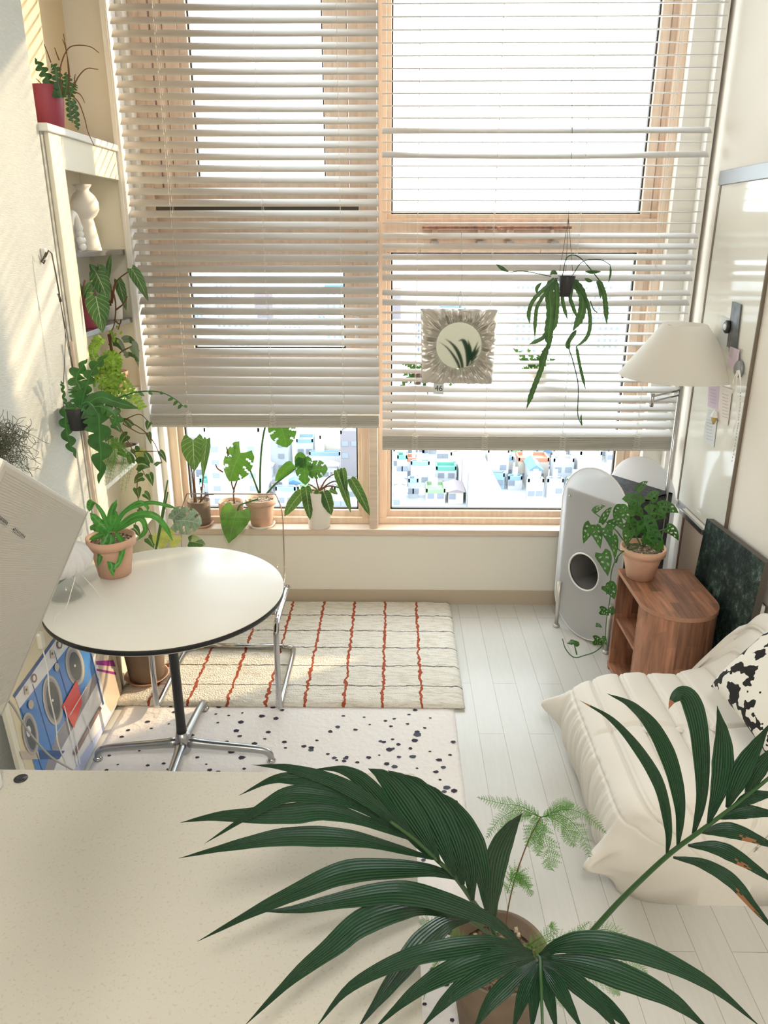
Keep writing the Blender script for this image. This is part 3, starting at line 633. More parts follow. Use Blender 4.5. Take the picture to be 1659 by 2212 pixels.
for z, tau, sag in [(1.03, 31, 0), (1.075, 30, 0), (1.12, 30, 0), (1.165, 30, 0), (1.21, 30, 0), (1.258, 24, 0), (1.305, 10, 0), (1.348, 14, 0), (1.392, 9, 0), (1.436, 5, 0), (1.484, 11, 0), (1.534, 5, 0), (1.59, 10, 0), (1.635, 4, 0), (1.685, 28, .004), (1.73, 24, .007), (1.80, 30, 0), (1.845, 30, 0), (1.894, 28, 0), (1.943, 28, 0), (1.99, 26, 0)]:
    zsR.append((z, tau, sag))
z = 2.045; i = 0
while z < 3.27:
    tau = 3.0 + (z - 2.1) * 9.0
    if i in (6, 8): tau = 33
    zsR.append((z, tau, .006 if i == 6 else 0)); z += PITCH; i += 1
blind('cream slatted blind over the right window, hanging lower with uneven half open slats', -.066, 1.422, zsR, .945, 12, (.10, .46, .86, 1.24))
# acrylic cord tassel beside the left blind
tz = thing('blind_cord', 'white looped pull cord with clear tassel hanging left of the left window', 'cord', (-1.275, 3.80, .78))
cb = MB(); cb.tube([(-1.275, 3.80, .86), (-1.27, 3.82, 1.6), (-1.262, 3.85, 3.2)], .0016, 5); cb.build('cord', K['cord'], tz)
MB().box((-1.285, 3.79, .76), (-1.265, 3.81, .87)).build('tassel', K['dglass'], tz, bevel=.004)

# ================================================================= CORNER SHELF
ys0, ys1, fx = 3.13, 3.92, -1.30
t = thing('shelf_unit', 'tall cream shelf unit filled with pots in the left alcove', 'shelf', (fx - .09, 3.53, 0))
MB().box((fx - .19, ys0 - .025, 0), (fx - .006, ys0, 2.36)).build('side_panel', K['greyedge'], t)
MB().box((fx - .19, ys1 - .02, 0), (fx - .006, ys1, 2.36)).build('side_panel', K['cream'], t)
MB().box((fx - .006, ys0, 0), (fx + .012, ys0 + .115, 2.355)).build('face_stile', K['cream'], t, bevel=.002)
MB().box((fx - .006, ys1 - .035, 0), (fx + .006, ys1 + .01, 2.355)).build('face_stile', K['cream'], t, bevel=.002)
MB().box((fx - .006, ys0 + .115, 2.235), (fx + .012, ys1 - .035, 2.355)).build('fascia', K['cream'], t, bevel=.002)
MB().box((fx - .20, ys0 - .03, 2.355), (fx + .025, ys1 + .015, 2.382)).build('top_board', K['white'], t, bevel=.003)
MB().box((fx - .195, ys0, .02), (fx - .185, ys1 - .02, 2.355)).build('back_panel', K['wall'], t)
SH = [1.93, 1.61, 1.27, .93, .58, .2]
for z in SH: MB().box((fx - .184, ys0 + .001, z - .022), (fx - .004, ys1 - .022, z)).build('shelf_board', K['alu'] if z > 1.5 else K['cream'], t, bevel=.001)

# ================================================================= POTS AND PLANTS
def pot(t, c, rt, rb, h, m, style='band', saucer=0, soilm='soil', n=36):
    c = V(c); p = MB()
    if style == 'band': pr = [(rb * .9, 0), (rb, .002), (rt * .86, h * .76), (rt * .87, h * .78), (rt * .99, h * .79), (rt, h * .995), (rt * .97, h), (rt * .9, h * .99), (rt * .84, h * .87), (0.0001, h * .86)]
    elif style == 'plain': pr = [(rb * .93, 0), (rb, .004), (rt, h * .985), (rt * .985, h), (rt * .9, h * .99), (rt * .86, h * .88), (.0001, h * .87)]
    else: pr = [(rb * .9, 0), (rb, .003), (rt * .97, h * .45), (rt, h * .97), (rt * .97, h), (rt * .9, h * .98), (rt * .87, h * .85), (.0001, h * .84)]
    p.lathe(c, pr, n); p.build('pot', m, t)
    sl = MB(); b = 0
    sl.lathe(c, [(rt * .865, h * .87), (rt * .6, h * .905), (rt * .25, h * .90), (.0001, h * .905)], 28)
    for i in range(60):
        a = rnd.random() * 2 * PI; r = rt * .82 * math.sqrt(rnd.random()); q = c + V((r * math.cos(a), r * math.sin(a), h * .90)); s_ = rt * (.02 + .035 * rnd.random())
        sl.hexa([q + V(x) * s_ for x in ((-1, -1, -1), (1, -1, -1), (1, 1, -1), (-1, 1, -1), (-.6, -.7, .7), (.7, -.6, .6), (.6, .7, .8), (-.7, .6, .6))], 1 if rnd.random() < .45 else 0)
    sl.build('soil', [K['soil'], K['grit']], t)
    if saucer:
        MB().lathe(c - V((0, 0, .012)), [(rb * 1.05, 0), (rb * 1.28, .018), (rb * 1.22, .018), (rb * 1.05, .006), (.0001, .006)], 32).build('saucer', saucer, t)
K['grit'] = mat('pale grit', (.62, .52, .38), .9)
def px(lst, Y=None, d=None):
    """photo points -> places on a vertical plane at distance Y (third value overrides)"""
    out = []
    for p in lst:
        y = p[2] if len(p) > 2 else Y
        out.append(atY(p[0], p[1], y) if y is not None else atD(p[0], p[1], d))
    return out
def lf(mb, B, T, w, Y, shape='lance', **k):
    a, b = atY(*B, Y), atY(*T, Y + k.pop('dy', 0)); W = w * dep(a) / FPX
    mb.ribbon([a, b], W, shape, capt=k.pop('capt', .06), **k)
def rb(mb, pts, w, Y, shape='strap', **k):
    P = px(pts, Y); mb.ribbon(P, w * dep(P[0]) / FPX, shape, **k)
def st(mb, pts, w, Y, mi=0, w2=None):
    P = px(pts, Y); r = w * dep(P[0]) / FPX / 2; P = crom(P, max(6, 4 * len(P))) if len(P) > 2 else P
    mb.tube(P, [r, (w2 or w) * dep(P[0]) / FPX / 2], 6, mi)
def fernfrond(mb, P, W, n=26, needles=5, nw=.0016, droop=.25, seedv=0, mi=0):
    R = crom(P, n + 1); mb.tube(R, [.0011, .0005], 4, mi)
    for i in range(1, n):
        t = (R[i + 1] - R[i - 1]).normalized(); q = (CAM - R[i]).normalized() + V([rnd.uniform(-.5, .5) for _ in range(3)]); s_ = t.cross(q).normalized()
        Lp = W * (math.sin(PI * min(1, (i / n) * .85 + .15)) ** .6) * rnd.uniform(.8, 1.1)
        for sg in (-1, 1):
            dr = (s_ * sg + t * .55 + V((0, 0, -droop))).normalized(); sd_ = dr.cross(q).normalized(); a = R[i]; e = a + dr * Lp
            b = len(mb.v); mb.v += [a - sd_ * nw * .3, a + sd_ * nw * .3, e]; mb.face([b, b + 1, b + 2], None, mi)
            for k in range(1, needles + 1):
                p = a.lerp(e, k / (needles + 1)); l = Lp * .33 * (1 - k / (needles + 2))
                for s2 in (-1, 1):
                    ee = p + (dr * .7 + sd_ * s2).normalized() * l; b = len(mb.v); mb.v += [p - dr * nw * .5, p + dr * nw * .5, ee]; mb.face([b, b + 1, b + 2], None, mi)

# -- fishbone cactus in plum pot on the shelf top
c = V((-1.365, 3.345, 2.383)); t = thing('potted_cactus', 'fishbone cactus in a plum red pot on top of the shelf', 'potted plant', c)
pot(t, c, .068, .052, .155, K['pink'], 'plain')
m = MB(); Y = 3.30
for pts, w in [([(128, 212), (112, 190), (100, 165), (88, 145), (75, 125)], 17), ([(135, 212), (125, 175), (120, 150), (110, 138)], 16), ([(140, 210), (145, 180), (142, 155)], 15), ([(150, 212), (158, 190), (163, 178)], 12),
               ([(148, 208), (150, 225), (152, 250), (157, 266)], 11), ([(158, 212), (164, 240), (166, 265), (169, 282)], 9), ([(130, 210), (118, 195), (103, 182)], 14), ([(140, 210), (128, 190), (126, 168)], 13)]:
    rb(m, pts, w * 1.5, Y, 'fish', fold=.15, n=48, m=3, tilt=rnd.uniform(-.25, .25))
m.build('leaves', K['fishd'], t)
m = MB()
for pts in [[(135, 205), (130, 150), (145, 108), (165, 98), (195, 101), (214, 114)], [(145, 205), (150, 160), (142, 105), (135, 85)], [(150, 205), (146, 130), (137, 73)], [(110, 135), (103, 115), (95, 95)], [(128, 130), (122, 115), (118, 103)],
            [(158, 190), (170, 165), (188, 148), (212, 150)], [(155, 205), (172, 225), (184, 260), (190, 285), (204, 316)], [(160, 198), (174, 205), (183, 222)], [(100, 200), (88, 180), (78, 170)], [(162, 185), (161, 170), (163, 160)], [(85, 230), (86, 245), (93, 250)]]:
    st(m, pts, 3.2, Y, 0, 1.6)
m.build('stems', K['stemb'], t)

# -- vase and knotted ring ornament on the second shelf
c = atX(193, 530, -1.37); c.z = SH[0]
v = MB().lathe(c, [(.052, 0), (.051, .004), (.031, .128), (.030, .132), (.046, .146), (.060, .17), (.060, .20), (.048, .226), (.028, .245), (.026, .252), (.040, .272), (.037, .272), (.020, .25), (.03, .22), (.0001, .14)], 40)
tag(v.build('vase', K['ceram'], loc=c), 'cream vase with a round belly on a flared foot, on the shelf', 'vase')
c = atX(164, 530, -1.345); c.z = SH[0]; t = thing('ring_ornament', 'cream stone ring ornament beside the round bellied vase', 'ornament', c)
r = MB(); p = [c + V((0, .045 * math.cos(a * PI / 12), .075 + .07 * math.sin(a * PI / 12))) for a in range(25)]; r.tube(p, .018, 12); r.build('ring', K['ceram'], t)
r = MB()
for i, (a, b_) in enumerate([(.0, .02), (.015, .045), (.0, .07), (-.012, .045), (.012, .02), (.0, .095)]): r.lathe(c + V((.035, a - .03, b_ - .018)), [(.0001, 0), (.012, .005), (.016, .016), (.012, .028), (.0001, .032)], 14)
r.build('bubbles', K['plas'], t)

# -- shelf 1.61: plum pot, cream pot with white veined leaves
c = atX(182, 712, -1.372); c.z = SH[1]; t = thing('potted_plant', 'small marbled plant in a plum red pot inside the shelf', 'potted plant', c)
pot(t, c, .068, .056, .135, K['pink'], 'plain')
m = MB(); Y = 3.27
lf(m, (178, 640), (163, 603), 16, Y, 'heart', lobe=.1); lf(m, (180, 640), (200, 605), 15, Y, 'heart', lobe=.1); lf(m, (190, 640), (205, 620), 13, Y, 'heart', lobe=.1)
m.build('leaves', K['vari'], t); m = MB(); st(m, [(178, 645), (180, 620), (183, 605)], 4, Y); m.build('stem', K['stemb'], t)
c = atX(243, 690, -1.375); c.z = SH[1]; t = thing('potted_plant', 'white veined velvet leaf plant in a cream pot on the shelf, trailing', 'potted plant', c)
pot(t, c, .062, .048, .15, K['ceram'], 'plain')
Y = 3.4
for B, T, w, yy in [((208, 590), (235, 655), 40, 3.35), ((207, 640), (222, 720), 50, 3.25), ((284, 580), (321, 652), 26, 3.5), ((232, 600), (240, 548), 12, 3.6), ((218, 605), (192, 570), 22, 3.5), ((255, 605), (273, 672), 22, 3.6), ((225, 590), (210, 570), 18, 3.5)]:
    q = MB(); lf(q, B, T, w, yy, 'velvet', lobe=.22, fold=.22, n=20, m=3, capt=.08); q.build('leaf', K['glor'], t)
m = MB()
for pts in [[(240, 660), (222, 610), (208, 590)], [(240, 660), (220, 650), (207, 640)], [(240, 655), (250, 610), (284, 582)], [(240, 655), (240, 620), (232, 600)], [(242, 655), (248, 620), (255, 605)], [(245, 630), (250, 660), (247, 700), (238, 720)], [(246, 690), (258, 700), (262, 690), (255, 712)], [(250, 670), (268, 655), (275, 640)], [(238, 720), (240, 735), (235, 745)]]:
    st(m, pts, 4, 3.55, 0, 2.5)
m.build('stems', K['stemb'], t)
m = MB()
for i in range(12): x, y = 240 + rnd.random() * 24, 690 + rnd.random() * 45; lf(m, (x, y), (x + rnd.uniform(-6, 6), y + 8), 5, 3.5, 'oval', n=4, m=1)
m.build('small_leaves', K['lime'], t)

# -- shelf 1.27: terracotta pot with silver leaf vine and lime jewel fern
c = atX(252, 838, -1.372); c.z = SH[2]; t = thing('potted_plant', 'silvery marbled vine in a small terracotta pot on the shelf', 'potted plant', c)
pot(t, c, .062, .045, .10, K['terra'], 'band')
for B, T, w, yy in [((243, 740), (275, 772), 20, 3.6), ((285, 745), (300, 795), 22, 3.55), ((265, 735), (302, 760), 16, 3.6), ((270, 770), (293, 775), 12, 3.6)]:
    q = MB(); lf(q, B, T, w, yy, 'heart', lobe=.12, fold=.3, n=16, m=3, capt=.3); q.build('leaf', K['scind'], t)
m = MB(); st(m, [(235, 722), (240, 750), (243, 775)], 7, 3.62); st(m, [(250, 775), (262, 760), (285, 748)], 3, 3.6); m.build('stems', K['stemb'], t)
c = atX(222, 870, -1.372); c.z = SH[2]; t = thing('potted_fern', 'lime green jewel fern spilling off the shelf below the marbled vine', 'potted plant', c)
pot(t, c, .06, .05, .10, K['ceram'], 'plain')
m = MB()
for k in range(34):
    a = k / 34; pts = [(215, 790), (215 + 40 * math.sin(a * 5), 760 + 50 * a), (206 + 90 * a + rnd.uniform(-8, 8), 790 + 85 * rnd.random() + 20 * a)]
    if k in (0, 1): pts = [(215, 790), (200, 760), (222 - 10 * k, 728)]
    if k in (2, 3): pts = [(240, 800), (275, 830), (300 + 4 * k, 885)]
    P = crom(px(pts, 3.34 - .08 * rnd.random()), 19)
    for i in range(1, 18):
        T_ = (P[i + 1] - P[i - 1]).normalized(); s_ = T_.cross((CAM - P[i]).normalized()).normalized()
        for sg in (-1, 1):
            e = P[i] + (s_ * sg + T_ * .3 + V((rnd.uniform(-.3, .3), rnd.uniform(-.3, .3), -.2))).normalized() * .021
            m.ribbon([P[i], e], .013, 'oval', n=3, m=1, tilt=rnd.uniform(-.8, .8))
m.build('fronds', K['lime'], t)

# -- hanging black pot with fishbone cactus, wires and wall hook
hk = atX(97, 548, WL + .01)
t = thing('wall_hook', 'small white wall hook on the textured left wall', 'hook', hk)
MB().box(hk - V((.01, .012, .02)), hk + V((.006, .012, .02))).build('base', K['plas'], t, bevel=.003)
m = MB(); m.tube(px([(100, 545), (95, 556), (90, 565), (94, 569), (97, 562)], hk.y - .02), .0035, 6); m.build('hook', K['steel'], t)
c = atY(172, 926, 2.93); c.x = max(c.x, WL + .062); cb_ = c
t = thing('hanging_plant', 'fishbone cactus in a black hanging pot wired to the left wall hook', 'hanging plant', c)
pot(t, c, .056, .046, .088, K['black'], 'plain')
m = MB(); yy = 2.93
m.tube(px([(98, 556), (105, 541), (112, 548), (122, 600), (129, 640)], yy), .0028, 6)
m.tube(px([(126, 634), (129, 642), (131, 652)], yy), .005, 6)
for pts in [[(130, 650), (141, 720), (137, 830), (137, 880)], [(130, 650), (150, 750), (166, 830), (190, 880)], [(130, 650), (145, 740), (158, 800), (172, 870)]]: m.tube(px(pts, yy), .0013, 5, cr=12)
m.build('hanger_wire', K['steel'], t)
BIG = [([(168, 880), (190, 868), (212, 895), (215, 940), (218, 990), (214, 1045)], 46, 'fish'), ([(165, 880), (145, 885), (142, 915), (150, 955), (165, 990)], 26, 'fish'), ([(180, 878), (215, 858), (250, 868), (298, 882)], 24, 'strap'),
       ([(175, 878), (185, 840), (200, 800), (232, 765)], 26, 'fish'), ([(170, 880), (175, 845), (165, 815), (188, 775)], 34, 'fish'), ([(168, 880), (162, 850), (160, 835)], 24, 'fish'), ([(185, 878), (225, 880), (250, 900), (240, 925)], 30, 'fish'),
       ([(150, 880), (140, 865), (135, 835), (132, 822)], 8, 'fish'), ([(178, 882), (195, 895), (205, 925), (212, 970)], 38, 'fish')]
for pts, w, sh in BIG:
    q = MB(); rb(q, pts, w * 1.1, 2.88, sh, fold=.2, n=44, m=3, lobe=0, tilt=rnd.uniform(-.3, .3)); q.build('leaf', K['fish'], t)
m = MB(); st(m, [(238, 866), (290, 848), (340, 846), (375, 860), (396, 878)], 3.5, 2.95, 0, 2)
for x, y, e, f in [(375, 860, 362, 866), (385, 866, 374, 876), (393, 874, 384, 884), (397, 876, 405, 880), (300, 848, 312, 856), (320, 847, 330, 853), (345, 847, 352, 852), (270, 855, 282, 862)]: lf(m, (x, y), (e, f), 7, 2.95, 'oval', n=5, m=1)
m.build('trailing_stem', K['fish'], t)
# -- wooden pole behind it
a = atY(181, 925, 3.06); b_ = atY(208, 1108, 3.06); a.x = max(a.x, WL + .02); dr = (b_ - a).normalized()
q = a + dr * ((a.z - .0) / -dr.z); top_ = a - dr * .35
tag(MB().tube([q, top_], .0085, 12).build('plant_pole', K['pole'], loc=q), 'thin pale wooden pole standing below the black hanging pot', 'pole')
# -- lower shelf: cream bowl with trailing vines, feathery sunlit fern
c = atX(262, 965, -1.365); c.z = SH[3]; t = thing('potted_vine', 'cream bowl of trailing striped heart leaf vines low on the shelf', 'potted plant', c)
pot(t, c, .085, .05, .085, K['ceram'], 'bowl')
m = MB(); Y = 3.5
for B, T, w in [((245, 915), (262, 935), 20), ((285, 920), (262, 905), 14), ((322, 912), (318, 930), 14), ((275, 940), (258, 965), 20), ((320, 935), (326, 960), 12), ((290, 970), (300, 990), 22), ((298, 1003), (324, 1010), 34), ((322, 1024), (330, 1050), 17), ((345, 975), (360, 1000), 13), ((255, 975), (275, 990), 16), ((296, 1055), (300, 1077), 18), ((312, 1066), (325, 1083), 16), ((288, 1140), (303, 1160), 20), ((320, 1162), (333, 1185), 22), ((300, 1100), (312, 1118), 12), ((335, 1005), (350, 1000), 8), ((240, 940), (228, 955), 16), ((285, 1000), (275, 975), 16), ((325, 1000), (310, 975), 16), ((308, 1030), (290, 1045), 20)]:
    lf(m, B, T, w, Y - rnd.random() * .12, 'heart', lobe=.2, n=10, m=2, capt=.15, tilt=rnd.uniform(-.3, .3))
m.build('leaves', K['phil'], t)
m = MB()
for pts in [[(260, 900), (235, 855), (245, 870), (268, 915)], [(262, 910), (300, 895), (322, 912)], [(265, 915), (300, 935), (320, 935)], [(255, 915), (280, 960), (300, 1000), (315, 1030)], [(300, 1000), (296, 1055), (300, 1100), (290, 1140)], [(290, 975), (330, 975), (345, 975)], [(300, 1100), (315, 1130), (330, 1165)], [(270, 905), (310, 930), (335, 960), (350, 1000)]]: st(m, pts, 2.6, 3.42, 0, 1.6)
m.build('vines', K['stemb'], t)
lf_ = MB(); lf(lf_, (300, 975), (318, 1002), 26, 3.45, 'heart', lobe=.1); lf_.build('yellowed_leaf', K['yell'], t)
c = V((-1.36, 3.30, SH[3])); t = thing('potted_fern', 'fine feathery fern glowing in the sun at the foot of the shelf plants', 'potted plant', c)
pot(t, c, .06, .045, .08, K['ceram'], 'plain')
m = MB()
for k in range(22):
    a = rnd.random(); fernfrond(m, px([(235 + 20 * rnd.random(), 945), (225 + 60 * a, 975 + 20 * rnd.random()), (205 + 75 * a, 1015 + 55 * rnd.random())], 3.28 - .1 * rnd.random()), .022, 16, 3, .0012)
m.build('fronds', K['fern'], t)

# -- tangled air plant at the left edge, above the monitor
c = atX(10, 985, WL + .08); t = thing('air_plant', 'tangled grey green air plant ball at the left edge above the monitor', 'air plant', c)
m = MB(); cc = atX(-8, 960, WL + .07)
for k in range(330):
    p = cc + V((rnd.uniform(-.05, .05), rnd.uniform(-.06, .06), rnd.uniform(-.05, .06))); P = [p]; d = V([rnd.gauss(0, 1) for _ in range(3)]).normalized()
    for i in range(6): d = (d + V([rnd.gauss(0, .7) for _ in range(3)])).normalized(); p = p + d * .018 + V((.001, 0, -.003)); P.append(p)
    P = [V((max(q_.x, WL + .004), q_.y, q_.z)) for q_ in P]; m.tube(P, .0009, 3, cr=12)
m.build('strands', K['moss'], t)
MB().tube([cc + V((0, 0, .05)), V((WL + .006, cc.y, cc.z + .30))], .0012, 5).build('hanging_string', K['cord'], t)

# ================================================================= WINDOW SILL PLANTS
SZ = .46
def sillpot(x, ybase, wt, wb, yrim, label, m, style, saucer=0, Y=4.0, sunk=0):
    yc = Y; c = atY(x, ybase - 5, yc); c.z = SZ + (.013 if saucer else 0); s_ = dep(c) / FPX; h = atY(x, yrim, yc).z - c.z
    t = thing('potted_plant', label, 'potted plant', c); pot(t, c, wt / 2 * s_, wb / 2 * s_, h, m, style, saucer); return t
def leaves(t, lst, Y, shape, mt, **kw):
    for B, T, w, *dy in lst:
        q = MB(); k2 = dict(kw); yy = Y + (dy[0] if dy else 0); lf(q, B, T, w, yy, shape, **k2); q.build('leaf', mt, t)
def stems(t, lst, Y, mt, w=4, w2=2.5):
    m = MB()
    for pts in lst: st(m, pts, w, Y, 0, w2)
    m.build('stems', mt, t)
t = sillpot(434, 1142, 49, 44, 1080, 'two white veined leaves in a slim brown pot, first pot on the sill', K['terraB'], 'plain', K['terraP'], 4.02)
leaves(t, [((417, 950), (420, 1019), 52), ], 3.99, 'velvet', K['glor'], lobe=.25, fold=.15, n=22, m=3)
leaves(t, [((447, 948), (438, 1036), 20, -.0)], 3.99, 'velvet', K['glor'], lobe=.2, fold=.4, n=22, m=3)
stems(t, [[(424, 1085), (420, 1040), (418, 1000), (417, 952)], [(420, 1088), (416, 1030), (408, 985)], [(433, 1087), (438, 1040), (443, 980), (445, 955)], [(430, 1088), (445, 1070), (462, 1068)]], 4.02, K['stemb'], 4)
t = sillpot(502, 1140, 53, 40, 1082, 'split leaf vine in a shallow terracotta bowl, second pot on the sill', K['terra'], 'bowl', 0, 4.02)
q = MB(); lf(q, (520, 978), (495, 1040), 72, 3.985, 'round', lobe=.25, fold=.25, n=34, m=6, cut=cut_mon, nrm=(-.3, -1, .35)); q.build('leaf', K['mon'], t)
stems(t, [[(506, 1088), (505, 1060), (515, 1025), (512, 990), (508, 962)], [(506, 1062), (500, 1040), (504, 1012)], [(493, 985), (491, 972), (489, 965)], [(482, 1020), (470, 1012), (466, 1003)]], 4.02, K['stemb'], 4)
t = sillpot(566, 1141, 66, 46, 1075, 'tall split leaf plant in a pink terracotta pot, third pot on the sill', K['terraP'], 'band', K['ceram'], 4.015)
q = MB(); lf(q, (604, 912), (620, 967), 60, 3.965, 'round', lobe=.3, fold=.2, n=34, m=6, cut=cut_mon); q.build('leaf', K['mon'], t)
q = MB(); lf(q, (512, 1104), (494, 1174), 66, 3.88, 'heart', lobe=.22, fold=.12, n=24, m=4); o = q.build('leaf', K['heartl'], t); o['label'] = 'large fresh green heart shaped leaf'
q = MB(); lf(q, (633, 1002), (594, 1040), 24, 4.0, 'long', fold=.1, n=20, m=3); q.build('leaf', K['mon'], t)
stems(t, [[(562, 1065), (562, 1020), (566, 960), (576, 912), (595, 880), (605, 905)], [(560, 1068), (550, 1040), (538, 1010)], [(575, 1068), (595, 1045), (625, 1022), (640, 1010)]], 4.01, K['stemg'], 5, 4)
stems(t, [[(558, 1078), (535, 1085), (518, 1092), (512, 1106)]], 3.93, K['stemg'], 4, 4)
t = sillpot(690, 1141, 56, 46, 1058, 'drooping long leaved plant in a white pot, last pot on the sill', K['ceram'], 'plain', 0, 4.01)
q = MB(); lf(q, (655, 990), (660, 1048), 40, 3.97, 'round', lobe=.1, fold=.1, n=30, m=6, cut=cut_mon); q.build('leaf', K['mon'], t)
q = MB(); lf(q, (650, 1010), (648, 976), 26, 3.97, 'round', lobe=.1); q.build('leaf', K['mon'], t)
q = MB(); lf(q, (668, 1018), (708, 1014), 40, 3.97, 'round', lobe=.1, cut=cut_mon, n=24, m=5); q.build('leaf', K['mon'], t)
leaves(t, [((652, 1064), (614, 1116), 26), ((660, 1052), (670, 1124), 26, -.03), ((700, 1064), (716, 1113), 28, -.03), ((727, 1016), (758, 1108), 20), ((758, 1034), (799, 1114), 24), ((690, 1062), (684, 1084), 22, -.03), ((712, 1058), (730, 1068), 10), ((740, 1012), (748, 1072), 16)], 3.97, 'long', K['bill'], lobe=.12, fold=.3, n=22, m=3, capt=.05)
stems(t, [[(690, 1060), (684, 1040), (683, 1020)], [(690, 1060), (705, 1035), (725, 1022)], [(690, 1060), (720, 1040), (760, 1042)], [(688, 1060), (675, 1050), (665, 1045)], [(690, 1060), (710, 1050), (735, 1055), (745, 1070)], [(688, 1060), (665, 1058), (652, 1064)], [(690, 1058), (700, 1055), (702, 1064)]], 3.98, K['stemb'], 4)

# ================================================================= RUGS
def rug(name, x0, x1, y0, y1, z0, h, mt, label, amp, nx=60, ny=40, chips=None):
    m = MB(); g = {}
    def P(i, j):
        x = x0 + (x1 - x0) * i / nx; y = y0 + (y1 - y0) * j / ny; e = min(i, nx - i) / 2; f = min(j, ny - j) / 2
        k = min(1, min(e, f)) if min(i, nx - i, j, ny - j) < 2 else 1
        zz = z0 + h * (.25 + .75 * k ** .5 if k < 1 else 1) + amp * mnoise.noise(V((x * 6, y * 9, 1)))
        return V((x + .004 * mnoise.noise(V((x * 9, y * 9, 0))), y + .004 * mnoise.noise(V((y * 9, x * 9, 3))), zz))
    for j in range(ny + 1):
        for i in range(nx + 1): m.v.append(P(i, j))
    r = nx + 1
    for j in range(ny):
        for i in range(nx): a = j * r + i; m.face([a, a + 1, a + r + 1, a + r], None, 0, True)
    ring = [(i, 0) for i in range(nx)] + [(nx, j) for j in range(ny)] + [(i, ny) for i in range(nx, 0, -1)] + [(0, j) for j in range(ny, 0, -1)]
    b = len(m.v); m.v += [V((P(i, j).x, P(i, j).y, z0)) for i, j in ring]; k = len(ring)
    for q in range(k): a0 = ring[q][1] * r + ring[q][0]; nn = ring[(q + 1) % k]; a1 = nn[1] * r + nn[0]; m.face([b + q, b + (q + 1) % k, a1, a0], None, 0, True)
    m.face([b + q for q in range(k)][::-1])
    if chips:
        for (x, y, s_, kk) in chips:
            n = rnd.choice((5, 6, 7)); a0 = rnd.random() * 6; zz = z0 + h + amp * mnoise.noise(V((x * 6, y * 9, 1))) + .0012
            m.poly([(x + s_ * rnd.uniform(.75, 1.2) * math.cos(a0 + 2 * PI * i / n), y + s_ * rnd.uniform(.55, .95) * math.sin(a0 + 2 * PI * i / n), zz) for i in range(n)], kk)
    return tag(m.build(name, mt, loc=(0, 0, 0) if name == 'striped_rug' else None), label, 'rug')
chips = []
cr = random.Random(5)
tries = 0
while len(chips) < 330 and tries < 6000:
    tries += 1; x = cr.uniform(-1.18, .25); y = cr.uniform(1.25, 2.94); s_ = cr.choice((.006, .007, .009, .010, .012, .015))
    if all((x - a) ** 2 + (y - b_) ** 2 > (.026 + cr.random() * .026) ** 2 for a, b_, _, _ in chips): chips.append((x, y, s_, 1))
for x, y, s_ in [(902, 1586, .020), (862, 1635, .010), (822, 1601, .011), (730, 1570, .012), (672, 1620, .012), (968, 1875, .028), (965, 1701, .017), (853, 1656, .014), (957, 1657, .012), (960, 1710, .011), (849, 1617, .010), (892, 1634, .014), (747, 1638, .013), (722, 1637, .012), (915, 1858, .010), (932, 1930, .012)]:
    p = atZ(x, y, .008); chips.append((p.x, p.y, s_, 2))
rug('terrazzo_rug', -1.21, .272, 1.2, 3.0, 0, .007, [K['terrazzo'], K['chip'], K['chipB']], 'white cotton rug scattered with dark terrazzo chips, partly under the striped rug', .0012, 70, 80, chips)
rug('striped_rug', -1.26, .318, 2.93, 3.965, .0085, .020, K['rug'], 'cream wool rug with wavy brick red lines under the clear chair', .003, 110, 80)

# ================================================================= ROUND TABLE
TC = V((-.84, 2.555, 0)); TZ = .76; TR = .43
t = thing('round_table', 'round white pedestal table with black edge on the terrazzo rug', 'table', TC)
MB().lathe(TC, [(TR - .012, TZ - .024), (TR, TZ - .020), (TR, TZ - .004), (TR - .001, TZ - .003)], 96).build('edge_band', K['blackedge'], t)
MB().lathe(TC, [(.0001, TZ - .0235), (TR - .002, TZ - .0235), (TR - .0015, TZ - .001), (TR - .003, TZ), (.0001, TZ)], 96).build('tabletop', K['top'], t)
MB().lathe(TC, [(.021, .13), (.0185, .18), (.0185, TZ - .05), (.024, TZ - .045), (.12, TZ - .030), (.12, TZ - .024)], 32).build('column', K['black'], t)
MB().lathe(TC, [(.0001, .05), (.026, .05), (.031, .06), (.030, .11), (.022, .145), (.0001, .146)], 24).build('hub', K['alu'], t)
for ang in (5, 95, 185, 275):
    a = math.radians(ang - 5 + 0); d = V((math.cos(a), math.sin(a), 0)); s_ = V((-d.y, d.x, 0)); q = MB()
    P = [TC + d * .02 + V((0, 0, .095)), TC + d * .12 + V((0, 0, .083)), TC + d * .25 + V((0, 0, .070)), TC + d * .32 + V((0, 0, .060)), TC + d * .345 + V((0, 0, .042)), TC + d * .35 + V((0, 0, .022))]
    q.tube(crom(P, 20), [.021] * 2 + [.019 - .0004 * i for i in range(18)], 12); q.build('leg', K['alu'], t)
    f = TC + d * .35; f.z = .009; MB().lathe(f, [(.017, 0), (.019, .004), (.014, .010), (.010, .018), (.0001, .019)], 20).build('glide', K['chrome'], t)

